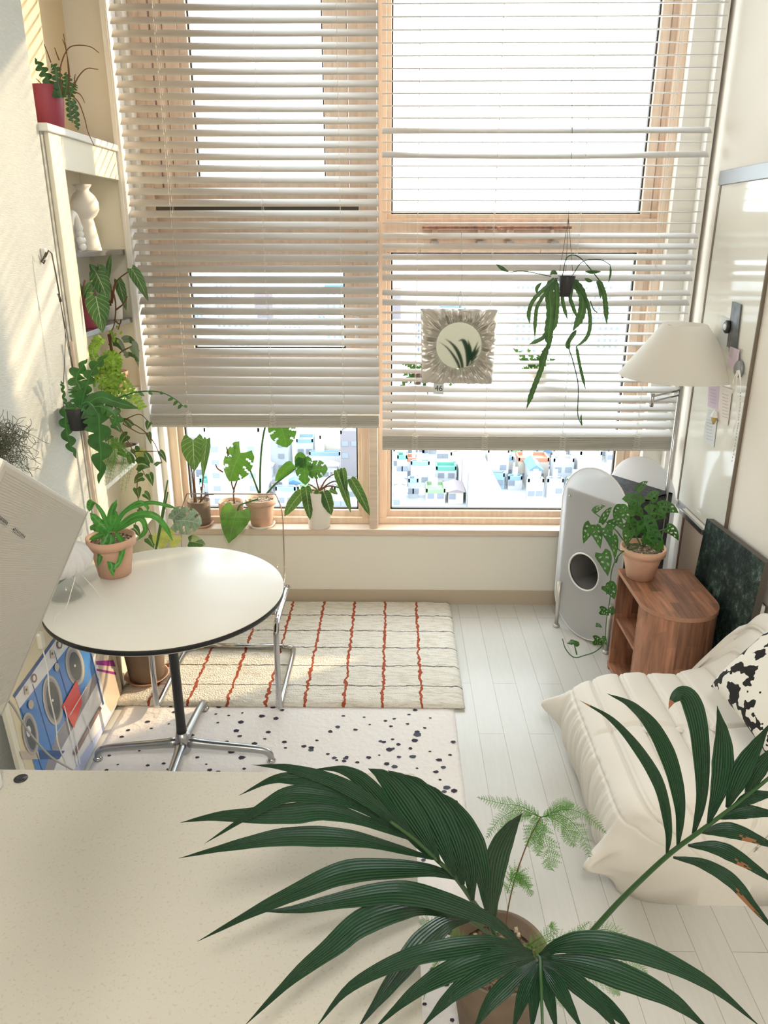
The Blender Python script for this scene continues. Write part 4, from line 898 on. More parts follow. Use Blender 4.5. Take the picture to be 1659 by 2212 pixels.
# ================================================================= CLEAR CHAIR
CX = -.775; t = thing('acrylic_chair', 'clear acrylic cantilever chair with chrome tube frame behind the round table', 'chair', (CX, 3.1, .025))
x0, x1 = CX - .265, CX + .275; m = MB()
z0 = .045
P = []
for s_, x in ((-1, x0), (1, x1)):
    P1 = [(x + .04 * -s_ * 0 , 3.26, .445), (x, 3.02, .448), (x, 2.925, .445), (x, 2.885, .42), (x, 2.875, .37), (x, 2.865, .10), (x, 2.868, .055), (x, 2.90, z0), (x, 3.0, z0), (x, 3.34, z0), (x - s_ * .02, 3.39, z0), (x - s_ * .06, 3.405, z0)]
    m.tube(P1, .0125, 14, cr=60)
m.tube([(x0 + .06, 3.405, z0), (x1 - .06, 3.405, z0)], .0125, 14); m.tube([(x0, 3.0, .447), (x1, 3.0, .447)], .009, 10); m.tube([(x0, 3.24, .446), (x1, 3.24, .446)], .009, 10)
m.build('tube_frame', K['chrome'], t)
def chairshell():
    pr = [(2.93, .472), (2.96, .462), (3.05, .459), (3.25, .459), (3.31, .468), (3.345, .50), (3.37, .56), (3.40, .70), (3.43, .845)]
    pr = crom([(0, a, b_) for a, b_ in pr], 30); m = MB(); n = 12; th = .008; rows = []
    for i, p in enumerate(pr):
        f = i / 29; hw = .262 + (.0) - .022 * f
        if f > .9: hw -= .03 * ((f - .9) / .1) ** 2
        rows.append((p, hw))
    b = 0
    for sgn in (0, 1):
        for i, (p, hw) in enumerate(rows):
            tn = (pr[min(i + 1, 29)] - pr[max(i - 1, 0)]).normalized(); nn = V((0, -tn.z, tn.y)) * (th * sgn)
            for j in range(n + 1): m.v.append(V((CX + .003 + hw * (2 * j / n - 1), p.y, p.z)) + nn)
    r = n + 1; K_ = 30 * r
    for i in range(29):
        for j in range(n): a = i * r + j; m.face([a, a + 1, a + r + 1, a + r], None, 0, True); m.face([K_ + a + r, K_ + a + r + 1, K_ + a + 1, K_ + a], None, 0, True)
        for j in (0, n): a = i * r + j; m.face([a, a + r, K_ + a + r, K_ + a], None, 1)
    for i in (0, 29):
        for j in range(n): a = i * r + j; m.face([a, a + 1, K_ + a + 1, K_ + a], None, 1)
    return m
cs_ = chairshell(); sh_ = cs_.build('acrylic_shell', [K['acryl'], K['acredge']], t)
rim = [cs_.v[i * 13] for i in range(30)] + [cs_.v[29 * 13 + j] for j in range(1, 13)] + [cs_.v[i * 13 + 12] for i in range(28, -1, -1)]
MB().tube(rim, .0032, 8).build('polished_rim', K['rim'], sh_)

# ================================================================= PLANTS AROUND THE TABLE
c = atZ(249, 1238, TZ); c.z = TZ; s_ = dep(c) / FPX
t = thing('potted_fern', 'wavy bird nest fern in a terracotta pot on the round table', 'potted plant', c)
h_ = atY(240, 1158, c.y).z - TZ
pot(t, c, 51 * s_, 34 * s_, h_, K['terra'], 'band')
o_ = c + V((0, 0, h_ * .9)); yb = c.y
for pts, w in [([(240, 1150), (215, 1130), (195, 1108)], 20), ([(238, 1150), (222, 1110), (205, 1085)], 10), ([(200, 1082), (195, 1090), (193, 1105)], 16), ([(240, 1148), (240, 1110), (252, 1080)], 15), ([(245, 1148), (265, 1110), (300, 1085), (318, 1095), (318, 1105)], 9),
               ([(248, 1145), (270, 1105), (320, 1086), (360, 1092), (385, 1100)], 9), ([(250, 1145), (290, 1115), (330, 1113), (355, 1135), (373, 1168)], 15), ([(248, 1148), (300, 1120), (314, 1145), (296, 1168)], 12), ([(235, 1150), (228, 1175), (225, 1210)], 14),
               ([(240, 1155), (245, 1195), (258, 1230)], 18), ([(250, 1150), (270, 1170), (268, 1200), (258, 1215)], 12), ([(235, 1148), (205, 1140), (195, 1145)], 16), ([(240, 1145), (250, 1120), (247, 1100)], 11), ([(235, 1150), (212, 1158), (192, 1166)], 13)]:
    q = MB(); P = px(pts, yb - .03); P = [p + V((0, -.10 * (i / len(P)) if pts[-1][1] > 1170 else 0, 0)) for i, p in enumerate(P)]
    q.ribbon(P, w * s_, 'strap', n=26, m=2, fold=.3, wave=.10, wf=5); q.build('frond', K['strap'], t)
# gathered fabric lamp
c = V((-1.145, 2.46, TZ)); c = atZ(146, 1290, TZ); t = thing('table_lamp', 'small lamp with gathered white voile shade and glass base on the round table', 'lamp', c); s_ = dep(c) / FPX
MB().lathe(c, [(.062, 0), (.060, .004), (.050, .03), (.03, .06), (.012, .085), (.008, .11), (.006, .11), (.010, .084), (.028, .057), (.047, .028), (.057, .006)], 32).build('glass_base', K['dglass'], t)
ruf = lambda r, h, a: r * (1 + .07 * math.sin(a * 2 * PI * 13 + h * 30) + .03 * math.sin(a * 2 * PI * 31))
MB().lathe(c + V((0, 0, .085)), [(.012, 0), (.055, .010), (.094, .035), (.100, .065), (.085, .10), (.045, .128), (.043, .134), (.070, .15), (.080, .175), (.066, .20), (.02, .215), (.0001, .216)], 104, fn=ruf).build('voile_shade', K['rag'], t)
MB().lathe(c + V((0, 0, .085 + .126)), [(.040, 0), (.043, .004), (.040, .008)], 40).build('tie_band', K['greyedge'], t)
m = MB(); cy = c.y
m.tube([c + V(v_) for v_ in ((.045, -.03, .095), (.06, -.05, .10), (.05, -.07, .06), (.03, -.09, .002), (.02, -.15, .002), (.035, -.2, .002))], .0017, 6, cr=30)
m.tube([c + V(v_) for v_ in ((.05, .0, .11), (.09, .02, .03), (.11, .01, .003), (.12, -.01, .003))], .0012, 5, cr=20)
m.build('lamp_cord', K['cord'], t)
# big brown floor pot behind the table
c = V((-1.165, 3.13, .044)); t = thing('potted_plant', 'silvery split leaf plant in a big brown floor pot behind the round table', 'potted plant', c)
pot(t, c, .114, .080, .27, K['terraB'], 'band', K['terra'])
leaves(t, [((378, 1125), (436, 1132), 60), ((372, 1122), (400, 1098), 28), ], 3.15, 'round', K['silver'], lobe=.2, fold=.15, n=28, m=5, cut=cut_mon)
leaves(t, [((408, 1170), (445, 1178), 30)], 3.2, 'heart', K['vari'], lobe=.1, n=16, m=3)
leaves(t, [((362, 1140), (345, 1195), 34), ((380, 1160), (372, 1190), 26), ((340, 1175), (330, 1150), 14)], 3.2, 'heart', K['yell'], lobe=.2, n=14, m=3)
m = MB()
for e in [(-.98, 3.15, 1.0), (-1.0, 3.2, .93), (-1.02, 3.2, .88)]: m.tube([c + V((0, 0, .25)), c + V((.06, .04, .5)), V(e)], .004, 6, cr=12)
m.build('stems', K['stemg'], t)

# ================================================================= FRAMED PRINT LEANING ON THE LEFT WALL
A = V((-1.246, 3.02, .012)); ud = V((.035, -1, 0)).normalized(); hd_ = V((-.036, 0, .75)).normalized(); nn = ud.cross(hd_).normalized()
if nn.x < 0: nn = -nn
def onP(x, y, lift=0): d = ray(x, y); k = (A + nn * lift - CAM).dot(nn) / d.dot(nn); return CAM + d * k
ne = onP(30, 1610); wdt = (ne - A).dot(ud); hgt = .72
t = thing('framed_print', 'large glossy print of blue laundry machines and a red chair leaning on the left wall', 'picture', A + ud * wdt / 2 - V((0, 0, .012)))
q4 = [A, A + ud * wdt, A + ud * wdt + hd_ * hgt, A + hd_ * hgt]
K['pcream'] = mat('print cream', (.80, .70, .48), .25); K['pblue'] = mat('print blue', (.07, .25, .62), .2); K['pnavy'] = mat('print navy', (.03, .10, .30), .2); K['pwhite'] = mat('print white', (.80, .79, .80), .2)
K['pgrey'] = mat('print grey', (.30, .29, .33), .2); K['plav'] = mat('print lavender', (.50, .56, .80), .2); K['pring'] = mat('print ring', (.50, .47, .40), .2); K['pglass'] = mat('print porthole', (.08, .10, .11), .2)
K['pred'] = mat('print red', (.80, .06, .06), .2); K['ppur'] = mat('print purple', (.30, .05, .25), .2); K['pbrn'] = mat('print brown', (.25, .15, .13), .2); K['ptan'] = mat('print tan', (.62, .52, .42), .2)
MB().slab(q4, -nn, .014).build('backing_board', K['cream'], t)
qs = [p + nn * .0006 for p in [A + ud * .006 + hd_ * .006, A + ud * (wdt - .03) + hd_ * .006, A + ud * (wdt - .03) + hd_ * (hgt - .006), A + ud * .006 + hd_ * (hgt - .006)]]
PM = [K[k] for k in ('pcream', 'pblue', 'pnavy', 'pwhite', 'pgrey', 'plav', 'pring', 'pglass', 'pred', 'ppur', 'pbrn', 'ptan')]
m = MB(); m.poly(qs, 0); lay = [.0009]
def shp(pts, mi):
    lay[0] += .00012; m.poly([onP(x, y, lay[0]) for x, y in pts], mi)
def ell(cx, cy, rx, ry, mi, n=24, rot=0): shp([(cx + rx * math.cos(2 * PI * i / n) + rot * ry * math.sin(2 * PI * i / n), cy + ry * math.sin(2 * PI * i / n)) for i in range(n)], mi)
shp([(190, 1395), (242, 1407), (262, 1502), (180, 1664), (88, 1700), (78, 1670)], 3)
shp([(218, 1405), (241, 1407), (262, 1502), (240, 1540), (228, 1520), (205, 1405)], 11)
shp([(240, 1540), (262, 1502), (180, 1664), (150, 1690), (170, 1640)], 5)
shp([(207, 1428), (245, 1426), (250, 1440), (208, 1436)], 9); shp([(208, 1444), (250, 1452), (251, 1458), (209, 1449)], 9)
shp([(42, 1531), (154, 1388), (192, 1396), (208, 1452), (122, 1585), (86, 1700), (78, 1670)], 1)
shp([(205, 1452), (214, 1468), (132, 1620), (104, 1700), (84, 1700), (122, 1588)], 4)
shp([(190, 1396), (194, 1397), (225, 1520), (222, 1524)], 2)
shp([(32, 1504), (125, 1376), (154, 1388), (42, 1531)], 3); shp([(28, 1502), (122, 1371), (126, 1375), (32, 1508)], 2)
shp([(84, 1620), (140, 1622), (128, 1640), (86, 1640)], 2); shp([(42, 1622), (82, 1622), (86, 1640), (48, 1640)], 11)
for a_, b_ in (((70, 1478), (118, 1640)), ((116, 1405), (150, 1520)), ((44, 1530), (100, 1690))): shp([a_, (a_[0] + 1.6, a_[1]), (b_[0] + 1.6, b_[1]), b_], 2)
for cx, cy, rx, ry in ((162, 1438, 20, 43), (114, 1513, 21, 54), (66, 1585, 17, 46)):
    ell(cx, cy, rx, ry, 6, rot=.12); ell(cx, cy, rx - 4, ry - 6, 4, rot=.12); ell(cx + 1, cy + 1, rx - 7, ry - 12, 7, rot=.12); ell(cx, cy, 2, 3, 3)
for cx, cy in ((129, 1392), (74, 1465)): ell(cx, cy, 6, 10, 10); ell(cx, cy, 3, 6, 3)
for cx, cy in ((113, 1412), (57, 1490)): shp([(cx - 4, cy - 8), (cx + 4, cy - 8), (cx + 6, cy + 10), (cx - 3, cy + 10)], 11); ell(cx, cy, 2, 3, 7)
ell(123, 1441, 5, 9, 6); ell(67, 1522, 6, 10, 6); ell(62, 1580, 5, 12, 3)
shp([(216, 1525), (220, 1530), (165, 1632), (158, 1628)], 10)
shp([(166, 1468), (178, 1515), (160, 1574), (134, 1526)], 8)
for a_, b_ in (((138, 1525), (168, 1655)), ((160, 1572), (172, 1650)), ((180, 1540), (202, 1604)), ((150, 1545), (186, 1484))): shp([a_, (a_[0] + 2, a_[1]), (b_[0] + 2, b_[1]), b_], 3)
m.build('print', PM, t)
# black sheet standing in for the shadow gap at the far left
tag(MB().slab([V((-1.295, 1.95, 0)), V((-1.275, 1.80, 0)), V((-1.285, 1.80, .75)), V((-1.30, 1.95, .75))], (1, .1, 0), .012).build('gap_shade_panel', K['black'], bevel=.002), 'narrow black sheet standing in for the shadow gap beside the print', 'panel')
# two power cables in front of the print
def cable(pts, r, lab, mt='cord', plug=None):
    t = thing('power_cable', lab, 'cable', pts[-1]); MB().tube(pts, r, 7, cr=40).build('cord', K[mt], t)
    if plug: MB().box(plug - V((.009, .014, .03)), plug + V((.009, .014, .03))).build('socket', K['cream'], t, bevel=.005)
P = [onP(x, y, l) for x, y, l in ((92, 1400, .03), (103, 1450, .05), (107, 1500, .06), (120, 1560, .06), (125, 1605, .06), (140, 1645, .05), (146, 1672, .04), (150, 1720, .03))]
cable(P, .0024, 'thin cream cable hanging from an inline socket in front of the print', plug=onP(88, 1383, .03))
P = [onP(x, y, l) for x, y, l in ((5, 1500, .1), (28, 1525, .08), (55, 1570, .08), (90, 1615, .08), (120, 1642, .08), (168, 1670, .06), (210, 1700, .05))]
cable(P, .0035, 'thicker grey cream cable crossing the lower part of the print', 'greyedge')

# ================================================================= DESK
t = thing('desk', 'pale speckled laminate desk filling the lower left foreground', 'desk', (-.62, .9, 0))
MB().box((-1.30, .15, .708), (.052, 1.587, .73)).build('desktop', K['desk'], t, bevel=.0015)
for x in (-1.27, -.0): MB().box((x, .25, .0095), (x + .03, 1.45, .708)).build('side_panel', K['cream'], t)
gp = atZ(45, 1682, .7305); MB().lathe(gp, [(.0001, 0), (.0165, 0), (.0165, .0012), (.0001, .0012)], 24).build('cable_grommet', K['black'], t)
c = atZ(-26, 1705, .73); tag(MB().lathe(c, [(.030, 0), (.033, .005), (.033, .07), (.031, .075), (.029, .07), (.028, .01), (.0001, .008)], 32).build('mug', K['plas'], loc=c), 'white mug cut off by the left image edge on the desk corner', 'mug')
# ================================================================= MONITOR (seen from its ribbed back)
dc = 1.16; Cc = atD(190, 1105, dc); Bc = atD(5, 1543, dc - .05); e2 = Bc - Cc; ra = ray(0, 985); Ac = CAM + ra * ((Cc - CAM).dot(e2) / ra.dot(e2))
e1 = (Ac - Cc).normalized(); n_ = e1.cross(e2).normalized()
if n_.dot(CAM - Cc) < 0: n_ = -n_
Wm = .56; e2n = e2.normalized(); Hm = e2.length
ctr = Cc + e1 * Wm / 2 + e2 / 2
t = thing('monitor', 'pale grey tilted screen seen from its finely ribbed back, at the left edge', 'monitor', (ctr.x, ctr.y + .05, .73))
MB().slab([Cc, Cc + e1 * Wm, Cc + e1 * Wm + e2, Cc + e2], -n_, .022).build('housing', K['panel'], t, bevel=.004)
r = MB(); k = 0
while k < Hm - .03:                                  # ribs run along the long side
    a = Cc + e2n * (.008 + k) + e1 * .014; r.slab([a, a + e1 * (Wm - .03), a + e1 * (Wm - .03) + e2n * .0011, a + e2n * .0011], n_, .0005); k += .0024
r.build('ribs', K['ribbed'], t)
MB().slab([Cc + e1 * .0, Cc + e1 * .010, Cc + e1 * .010 + e2, Cc + e2], n_, .0009).build('edge_strip', K['greyedge'], t)
r = MB()
def mon(x, y): d = ray(x, y); return CAM + d * ((Cc + n_ * .001 - CAM).dot(n_) / d.dot(n_))
for (xa, ya_, xb, yb_) in ((-30, 1090, 17, 1128), (32, 1140, 55, 1158)):
    s0, s1 = mon(xa, ya_), mon(xb, yb_); r = MB(); nsl = int((xb - xa) / 2.4)
    r.slab([s0, s1, s1 + e2n * .0036, s0 + e2n * .0036], n_, .0003, 0)
    for i in range(nsl):
        p = s0.lerp(s1, (i + .25) / nsl); r.slab([p, p + e1 * -.0010, p + e1 * -.0010 + e2n * .003, p + e2n * .003], n_, .0007, 1)
    r.build('vent_slots', [K['greyedge'], K['black']], t)
m = MB(); wp = V((WL + .012, ctr.y - .25, ctr.z)); m.tube([ctr - n_ * .02, ctr - n_ * .06, V((-1.12, ctr.y - .2, ctr.z)), wp], .014, 10); m.box(wp - V((.011, .04, .06)), wp + V((.006, .04, .06))); m.build('wall_arm', K['alu'], t)

# ================================================================= SOFA
sx0, sx1, sy0, sy1 = .655, 1.455, 1.915, 2.675
NP = 420
prf = [(.045, 0), (.02, .05), (.0, .10), (-.012, .16), (-.008, .22), (.02, .285), (.075, .335), (.15, .362), (.22, .372), (.32, .372), (.42, .376), (.51, .39), (.59, .425), (.65, .48), (.69, .56), (.72, .63), (.75, .655), (.770, .62), (.776, .5), (.776, .25), (.77, 0)]
prf = crom([(sx0 + a + .02, 0, b_) for a, b_ in prf], NP)
arc = [0]
for a, b_ in zip(prf, prf[1:]): arc.append(arc[-1] + (b_ - a).length)
t = thing('sofa', 'low ivory tufted floor sofa at the right with gathered pleated side', 'sofa', ((sx0 + sx1) / 2, (sy0 + sy1) / 2, 0))
m = MB(); NY = 150; yc, hy = (sy0 + sy1) / 2, (sy1 - sy0) / 2; ctrp = V((.5 * (sx0 + sx1), 0, .16))
seams = [.40 + .118 * k for k in range(8)]
for j in range(NY + 1):
    v = -1 + 2 * j / NY; av = abs(v); sh = (1 - av ** 9) ** .28 if av < 1 else 0
    for i, p in enumerate(prf):
        y = yc + hy * v; s_ = arc[i]; q = V((p.x, 0, p.z)); fr = max(0, 1 - s_ / .33)       # fr: pleated front
        q = ctrp + (q - ctrp) * (.86 + .14 * sh); q.z = max(q.z, 0) if p.z > .01 else 0
        g = 0
        for sk in seams: g += math.exp(-((s_ - sk) / .0042) ** 2) * .015 + math.exp(-((s_ - sk - .016) / .003) ** 2) * .004 + math.exp(-((s_ - sk) / .022) ** 2) * .007
        g += (math.exp(-((s_ - .31) / .006) ** 2)) * .006
        if s_ > .33: g += (math.exp(-((v + .02 - .1 * math.sin(s_ * 4)) / .022) ** 2)) * .012 * min(1, (s_ - .33) * 20)
        tn = (prf[min(i + 1, NP - 1)] - prf[max(i - 1, 0)]).normalized(); nn_ = V((-tn.z, 0, tn.x))
        q += nn_ * (-g + .006 * mnoise.noise(V((s_ * 6, y * 6, 0))))
        if s_ < .33:                                 # gathers
            pl = mnoise.noise(V((y * 34 + s_ * 5, s_ * 3, 2))) + .5 * mnoise.noise(V((y * 75, s_ * 5, 5)))
            q += nn_ * pl * .016 * math.sin(PI * min(1, s_ / .33)) ** .5
            q.x += .045 * math.sin(PI * s_ / .33) * (1 - av ** 2) * .5
            ear = math.exp(-((av - 1) / .08) ** 2) * math.exp(-((s_ - (.21 if v > 0 else .16)) / .055) ** 2); q.x -= (.085 if v > 0 else .10) * ear; y += (.03 * ear if v > 0 else -.05 * ear)
        y += (.02 * mnoise.noise(V((s_ * 9, v, 7)))) * av ** 6
        q.y = y; m.v.append(q)
r = len(prf)
for j in range(NY):
    for i in range(r - 1): a = j * r + i; m.face([a, a + r, a + r + 1, a + 1], None, 0, True)
    m.face([j * r, j * r + r - 1, (j + 1) * r + r - 1, (j + 1) * r])
for j, sg in ((0, -1), (NY, 1)):                     # bulging end faces with ridge seams continuing down
    base = j * r; rings = [base]; prev = [base + i for i in range(r)]
    for lv, (k, bul) in enumerate(((.95, .014), (.85, .026), (.6, .034), (.25, .036))):
        b = len(m.v); cen = V((1.03, yc + sg * hy, .12))
        for i in range(r):
            p = m.v[base + i]; q = cen + (p - cen) * k; q.z = p.z * k + .12 * (1 - k) if p.z > .02 else p.z * k
            s_ = arc[i]; g = sum(math.exp(-((s_ - sk) / .006) ** 2) for sk in seams) * .010 * k
            q.y = yc + sg * (hy + bul - g); m.v.append(q)
        cur = [b + i for i in range(r)]
        for i in range(r - 1):
            f = [prev[i], prev[i + 1], cur[i + 1], cur[i]]; m.face(f if sg < 0 else f[::-1], None, 0, True)
        f = [prev[r - 1], prev[0], cur[0], cur[r - 1]]; m.face(f if sg < 0 else f[::-1], None, 0, True); prev = cur
    m.face(prev if sg < 0 else prev[::-1])
o = m.build('upholstery', K['fabric'], t); sofa_up = o
for k, sk in enumerate(seams[1:6]):
    i = min(range(NP), key=lambda i: abs(arc[i] - sk)); p = prf[i]; tn = (prf[i + 1] - prf[i - 1]).normalized()
    MB().lathe((p.x, yc - .01, p.z - .008), [(.0001, -.004), (.013, 0), (.014, .005), (.009, .010), (.0001, .012)], 16, axis=V((-tn.z, 0, tn.x))).build('button', K['fabric'], t)
# cow print cushion
c = V((1.305, 2.15, .42)); m = MB(); n = 40; vs = []
ax = V((-.75, -.15, .62)).normalized(); ay = V((0, 1, 0)); ay = (ay - ax * ay.dot(ax)).normalized(); az = ax.cross(ay); cc = V((1.265, 2.15, .64))
for sg in (-1, 1):
    for i in range(n + 1):
        for j in range(n + 1):
            u, v_ = 2 * i / n - 1, 2 * j / n - 1; e = (1 - u ** 4) * (1 - v_ ** 4); pin = 1 - .10 * (1 - max(abs(u), abs(v_)) ** 2 * 0) * (abs(u) ** 2 - 1) * 0
            w_ = .20; bow = 1 - .08 * (1 - v_ * v_) * abs(u) ** 6; bow2 = 1 - .08 * (1 - u * u) * abs(v_) ** 6
            m.v.append(cc + ay * (u * w_ * bow) + az * (v_ * w_ * bow2) + ax * (sg * .085 * max(0, e) ** .55))
r = n + 1
for k in (0, 1):
    for i in range(n):
        for j in range(n): a = k * r * r + i * r + j; f = [a, a + 1, a + r + 1, a + r]; m.face(f if k else f[::-1], None, 0, True)
tag(m.build('cushion', K['cow'], loc=cc), 'black and white cow print cushion leaning on the sofa back', 'cushion')

# ================================================================= SIDE TABLE
H = .53; bx0, bx1, by1, byc = 1.044, 1.374, 3.303, 2.97; rr = (bx1 - bx0) / 2
t = thing('side_table', 'walnut side table with rounded front and open shelves beside the sofa', 'side table', ((bx0 + bx1) / 2, 3.1, 0))
arcp = [V(((bx0 + bx1) / 2 + rr * math.cos(a * PI / 24), byc - rr * math.sin(a * PI / 24), 0)) for a in range(24, -1, -1)]
outl = [V((bx0, by1, 0))] + arcp + [V((bx1, by1, 0))]
MB().prism([p + V((0, 0, H - .02)) for p in outl], (0, 0, .02), 0, 1).build('top', [K['walnut'], K['edgew']], t, bevel=.001)
MB().prism([p + V((0, 0, .02)) for p in outl], (0, 0, .018), 0, 1).build('bottom_board', [K['walnut'], K['edgew']], t)
MB().box((bx0 + .002, by1 - .02, 0), (bx1, by1, H - .02)).build('back_panel', K['walnut'], t)
MB().box((bx1 - .018, byc, 0), (bx1, by1 - .02, H - .02)).build('side_panel', K['walnut'], t)
MB().box((bx0 + .012, byc - .01, .27), (bx1 - .018, by1 - .02, .285)).build('shelf', [K['walnut']], t)
m = MB(); inner = [V(((bx0 + bx1) / 2 + (rr - .016) * math.cos(a * PI / 24), byc - (rr - .016) * math.sin(a * PI / 24), 0)) for a in range(24, -1, -1)]
o_ = [V(((bx0 + bx1) / 2 + (rr - .004) * math.cos(a * PI / 24), byc - (rr - .004) * math.sin(a * PI / 24), 0)) for a in range(24, -1, -1)]
for i in range(24):
    m.hexa([inner[i], o_[i], o_[i + 1], inner[i + 1]] + [p + V((0, 0, H - .02)) for p in (inner[i], o_[i], o_[i + 1], inner[i + 1])])
m.build('curved_front', K['walnut'], t)
MB().box((bx0 + .002, byc - .002, 0), (bx0 + .018, byc + .002, H - .02)).build('front_edge', K['edgew'], t)
# monstera adansonii
c = atZ(1382, 1246, H); c.z = H; s_ = dep(c) / FPX
t = thing('potted_vine', 'holed leaf vine in a terracotta pot on the walnut side table, trailing to the floor', 'potted plant', c); h_ = atY(1392, 1180, c.y).z - H
pot(t, c, 47.5 * s_, 28 * s_, h_, K['terra'], 'band'); Y = c.y
AD = [((1385, 1090), (1343, 1078), 32), ((1405, 1080), (1425, 1062), 22), ((1376, 1060), (1400, 1040), 14), ((1340, 1100), (1360, 1130), 26), ((1342, 1098), (1325, 1120), 22), ((1350, 1130), (1362, 1160), 26), ((1400, 1110), (1440, 1120), 36), ((1425, 1095), (1466, 1108), 26), ((1398, 1150), (1434, 1190), 38), ((1390, 1130), (1420, 1165), 38), ((1378, 1125), (1375, 1160), 30), ((1360, 1145), (1352, 1180), 24), ((1395, 1160), (1424, 1195), 28), ((1366, 1098), (1390, 1118), 24), ((1440, 1140), (1466, 1168), 22), ((1370, 1105), (1350, 1105), 22),
      ((1282, 1105), (1308, 1093), 12), ((1276, 1133), (1260, 1175), 24), ((1285, 1140), (1297, 1185), 24), ((1298, 1130), (1322, 1095), 14), ((1305, 1140), (1318, 1180), 24), ((1322, 1128), (1316, 1155), 18), ((1300, 1195), (1313, 1245), 30), ((1322, 1160), (1330, 1205), 22), ((1325, 1120), (1345, 1145), 22), ((1312, 1265), (1327, 1295), 28), ((1318, 1262), (1310, 1285), 14), ((1298, 1318), (1316, 1330), 18), ((1318, 1325), (1326, 1310), 14), ((1288, 1350), (1300, 1356), 8), ((1284, 1382), (1302, 1394), 20), ((1300, 1378), (1310, 1395), 12)]
for B, T, w in AD:
    q = MB(); yy = Y - rnd.uniform(-.02, .10); lf(q, B, T, w * 1.15, yy, 'heart', lobe=.18, fold=.2, n=22, m=5, cut=cut_hole, capt=.12, tilt=rnd.uniform(-.35, .35)); q.build('leaf', K['adan'], t)
m = MB()
for pts in [[(1388, 1180), (1392, 1140), (1380, 1100), (1376, 1062)], [(1388, 1180), (1400, 1130), (1405, 1082)], [(1385, 1180), (1360, 1130), (1345, 1100)], [(1390, 1180), (1420, 1150), (1440, 1142)], [(1380, 1180), (1350, 1170), (1330, 1145), (1300, 1120), (1280, 1105)], [(1378, 1182), (1340, 1190), (1322, 1160), (1300, 1140)],
            [(1375, 1182), (1345, 1192), (1330, 1210), (1320, 1240), (1318, 1290), (1310, 1340), (1308, 1375)], [(1308, 1375), (1300, 1395), (1285, 1408), (1265, 1415), (1240, 1420), (1222, 1402), (1215, 1380)], [(1246, 1414), (1242, 1398), (1240, 1390)], [(1335, 1200), (1330, 1215), (1322, 1180), (1312, 1150)]]:
    st(m, pts, 3.2, Y - .03, 0, 2)
m.build('vines', K['stemg'], t)
q = MB(); lf(q, (1240, 1392), (1243, 1384), 22, Y - .03, 'round', lobe=.2, nrm=(0, -.5, 1)); q.build('leaf', K['adan'], t)
q = MB(); lf(q, (1225, 1390), (1252, 1388), 9, Y - .03, 'oval'); q.build('leaf', K['adan'], t)

# ================================================================= CAT HOUSE
cA = V((.985, 3.585, 0)); u_ = V((.582, -.813, 0)).normalized(); n2 = V((-.813, -.582, 0)).normalized(); PH, PW = .93, .205
t = thing('cat_house', 'cat house of two capsule shaped frosted panels around a felt box in the window corner', 'pet house', cA - n2 * .18)
def stad(n, z0, z1, hw):
    out = []
    for i in range(n):
        a = 2 * PI * i / n; x, z = math.cos(a), math.sin(a); zc = (z0 + z1) / 2; hh = (z1 - z0) / 2 - hw
        out.append((hw * x, zc + hw * z + (hh if z > 0 else -hh if z < 0 else 0)))
    return out
def panel(org, hole=None, thick=.006):
    m = MB(); n = 72; O = stad(n, .012, PH, PW); b = 0; W3 = lambda x, z, k: org + u_ * x + V((0, 0, z)) + n2 * k
    if hole:
        hx, hz, hr = hole; I = []
        for i in range(n):
            a = 2 * PI * i / n; I.append((hx + hr * math.cos(a), hz + hr * math.sin(a)))
        for k in (thick, 0):
            m.v += [W3(x, z, k) for x, z in O] + [W3(x, z, k) for x, z in I]
        for i in range(n):
            j = (i + 1) % n
            m.face([i, j, n + j, n + i]); m.face([3 * n + i, 3 * n + j, 2 * n + j, 2 * n + i][::1]); m.face([i, 2 * n + i, 2 * n + j, j]); m.face([n + i, n + j, 3 * n + j, 3 * n + i])
    else: m.prism([W3(x, z, 0) for x, z in O], n2 * thick)
    return m
# hole centre from the photo
dd = ray(1262, 1235); k = (cA - CAM).dot(n2) / dd.dot(n2); hp = CAM + dd * k; hx, hz = (hp - cA).dot(u_), hp.z
o = panel(cA, (hx, hz, .098)).build('front_panel', K['frost'], t)
m = MB(); sO = stad(72, .012, PH, PW); m.tube([cA + u_ * a + V((0, 0, b_)) + n2 * .003 for a, b_ in sO + sO[:1]], .004, 6); m.build('panel_rim', K['plas'], o)
m = MB(); m.tube([cA + u_ * (hx + .098 * math.cos(a * PI / 24)) + V((0, 0, hz + .098 * math.sin(a * PI / 24))) + n2 * .004 for a in range(49)], .005, 6); m.build('hole_trim', K['plas'], o)
DP = .36
panel(cA - n2 * DP).build('back_panel', K['frost'], t)
bzl, bzh, bw_ = .235, .79, .185; m = MB(); th_ = .012
def pt3(x, z, d): return cA + u_ * x + V((0, 0, z)) - n2 * d
def plate(x0, x1, z0, z1, d0, d1, mb, mi=0): mb.hexa([pt3(x0, z0, d0), pt3(x1, z0, d0), pt3(x1, z0, d1), pt3(x0, z0, d1), pt3(x0, z1, d0), pt3(x1, z1, d0), pt3(x1, z1, d1), pt3(x0, z1, d1)], mi)
plate(-bw_, bw_, bzl, bzl + th_, .004, DP - .008, m, 0); plate(-bw_, bw_, bzh - th_, bzh, .004, DP - .008, m); plate(-bw_, -bw_ + th_, bzl, bzh, .004, DP - .008, m); plate(bw_ - th_, bw_, bzl, bzh, .004, DP - .008, m)
m.build('felt_box', K['felt'], t)
m = MB(); e_ = .003; a0, a1 = -bw_ + th_, bw_ - th_
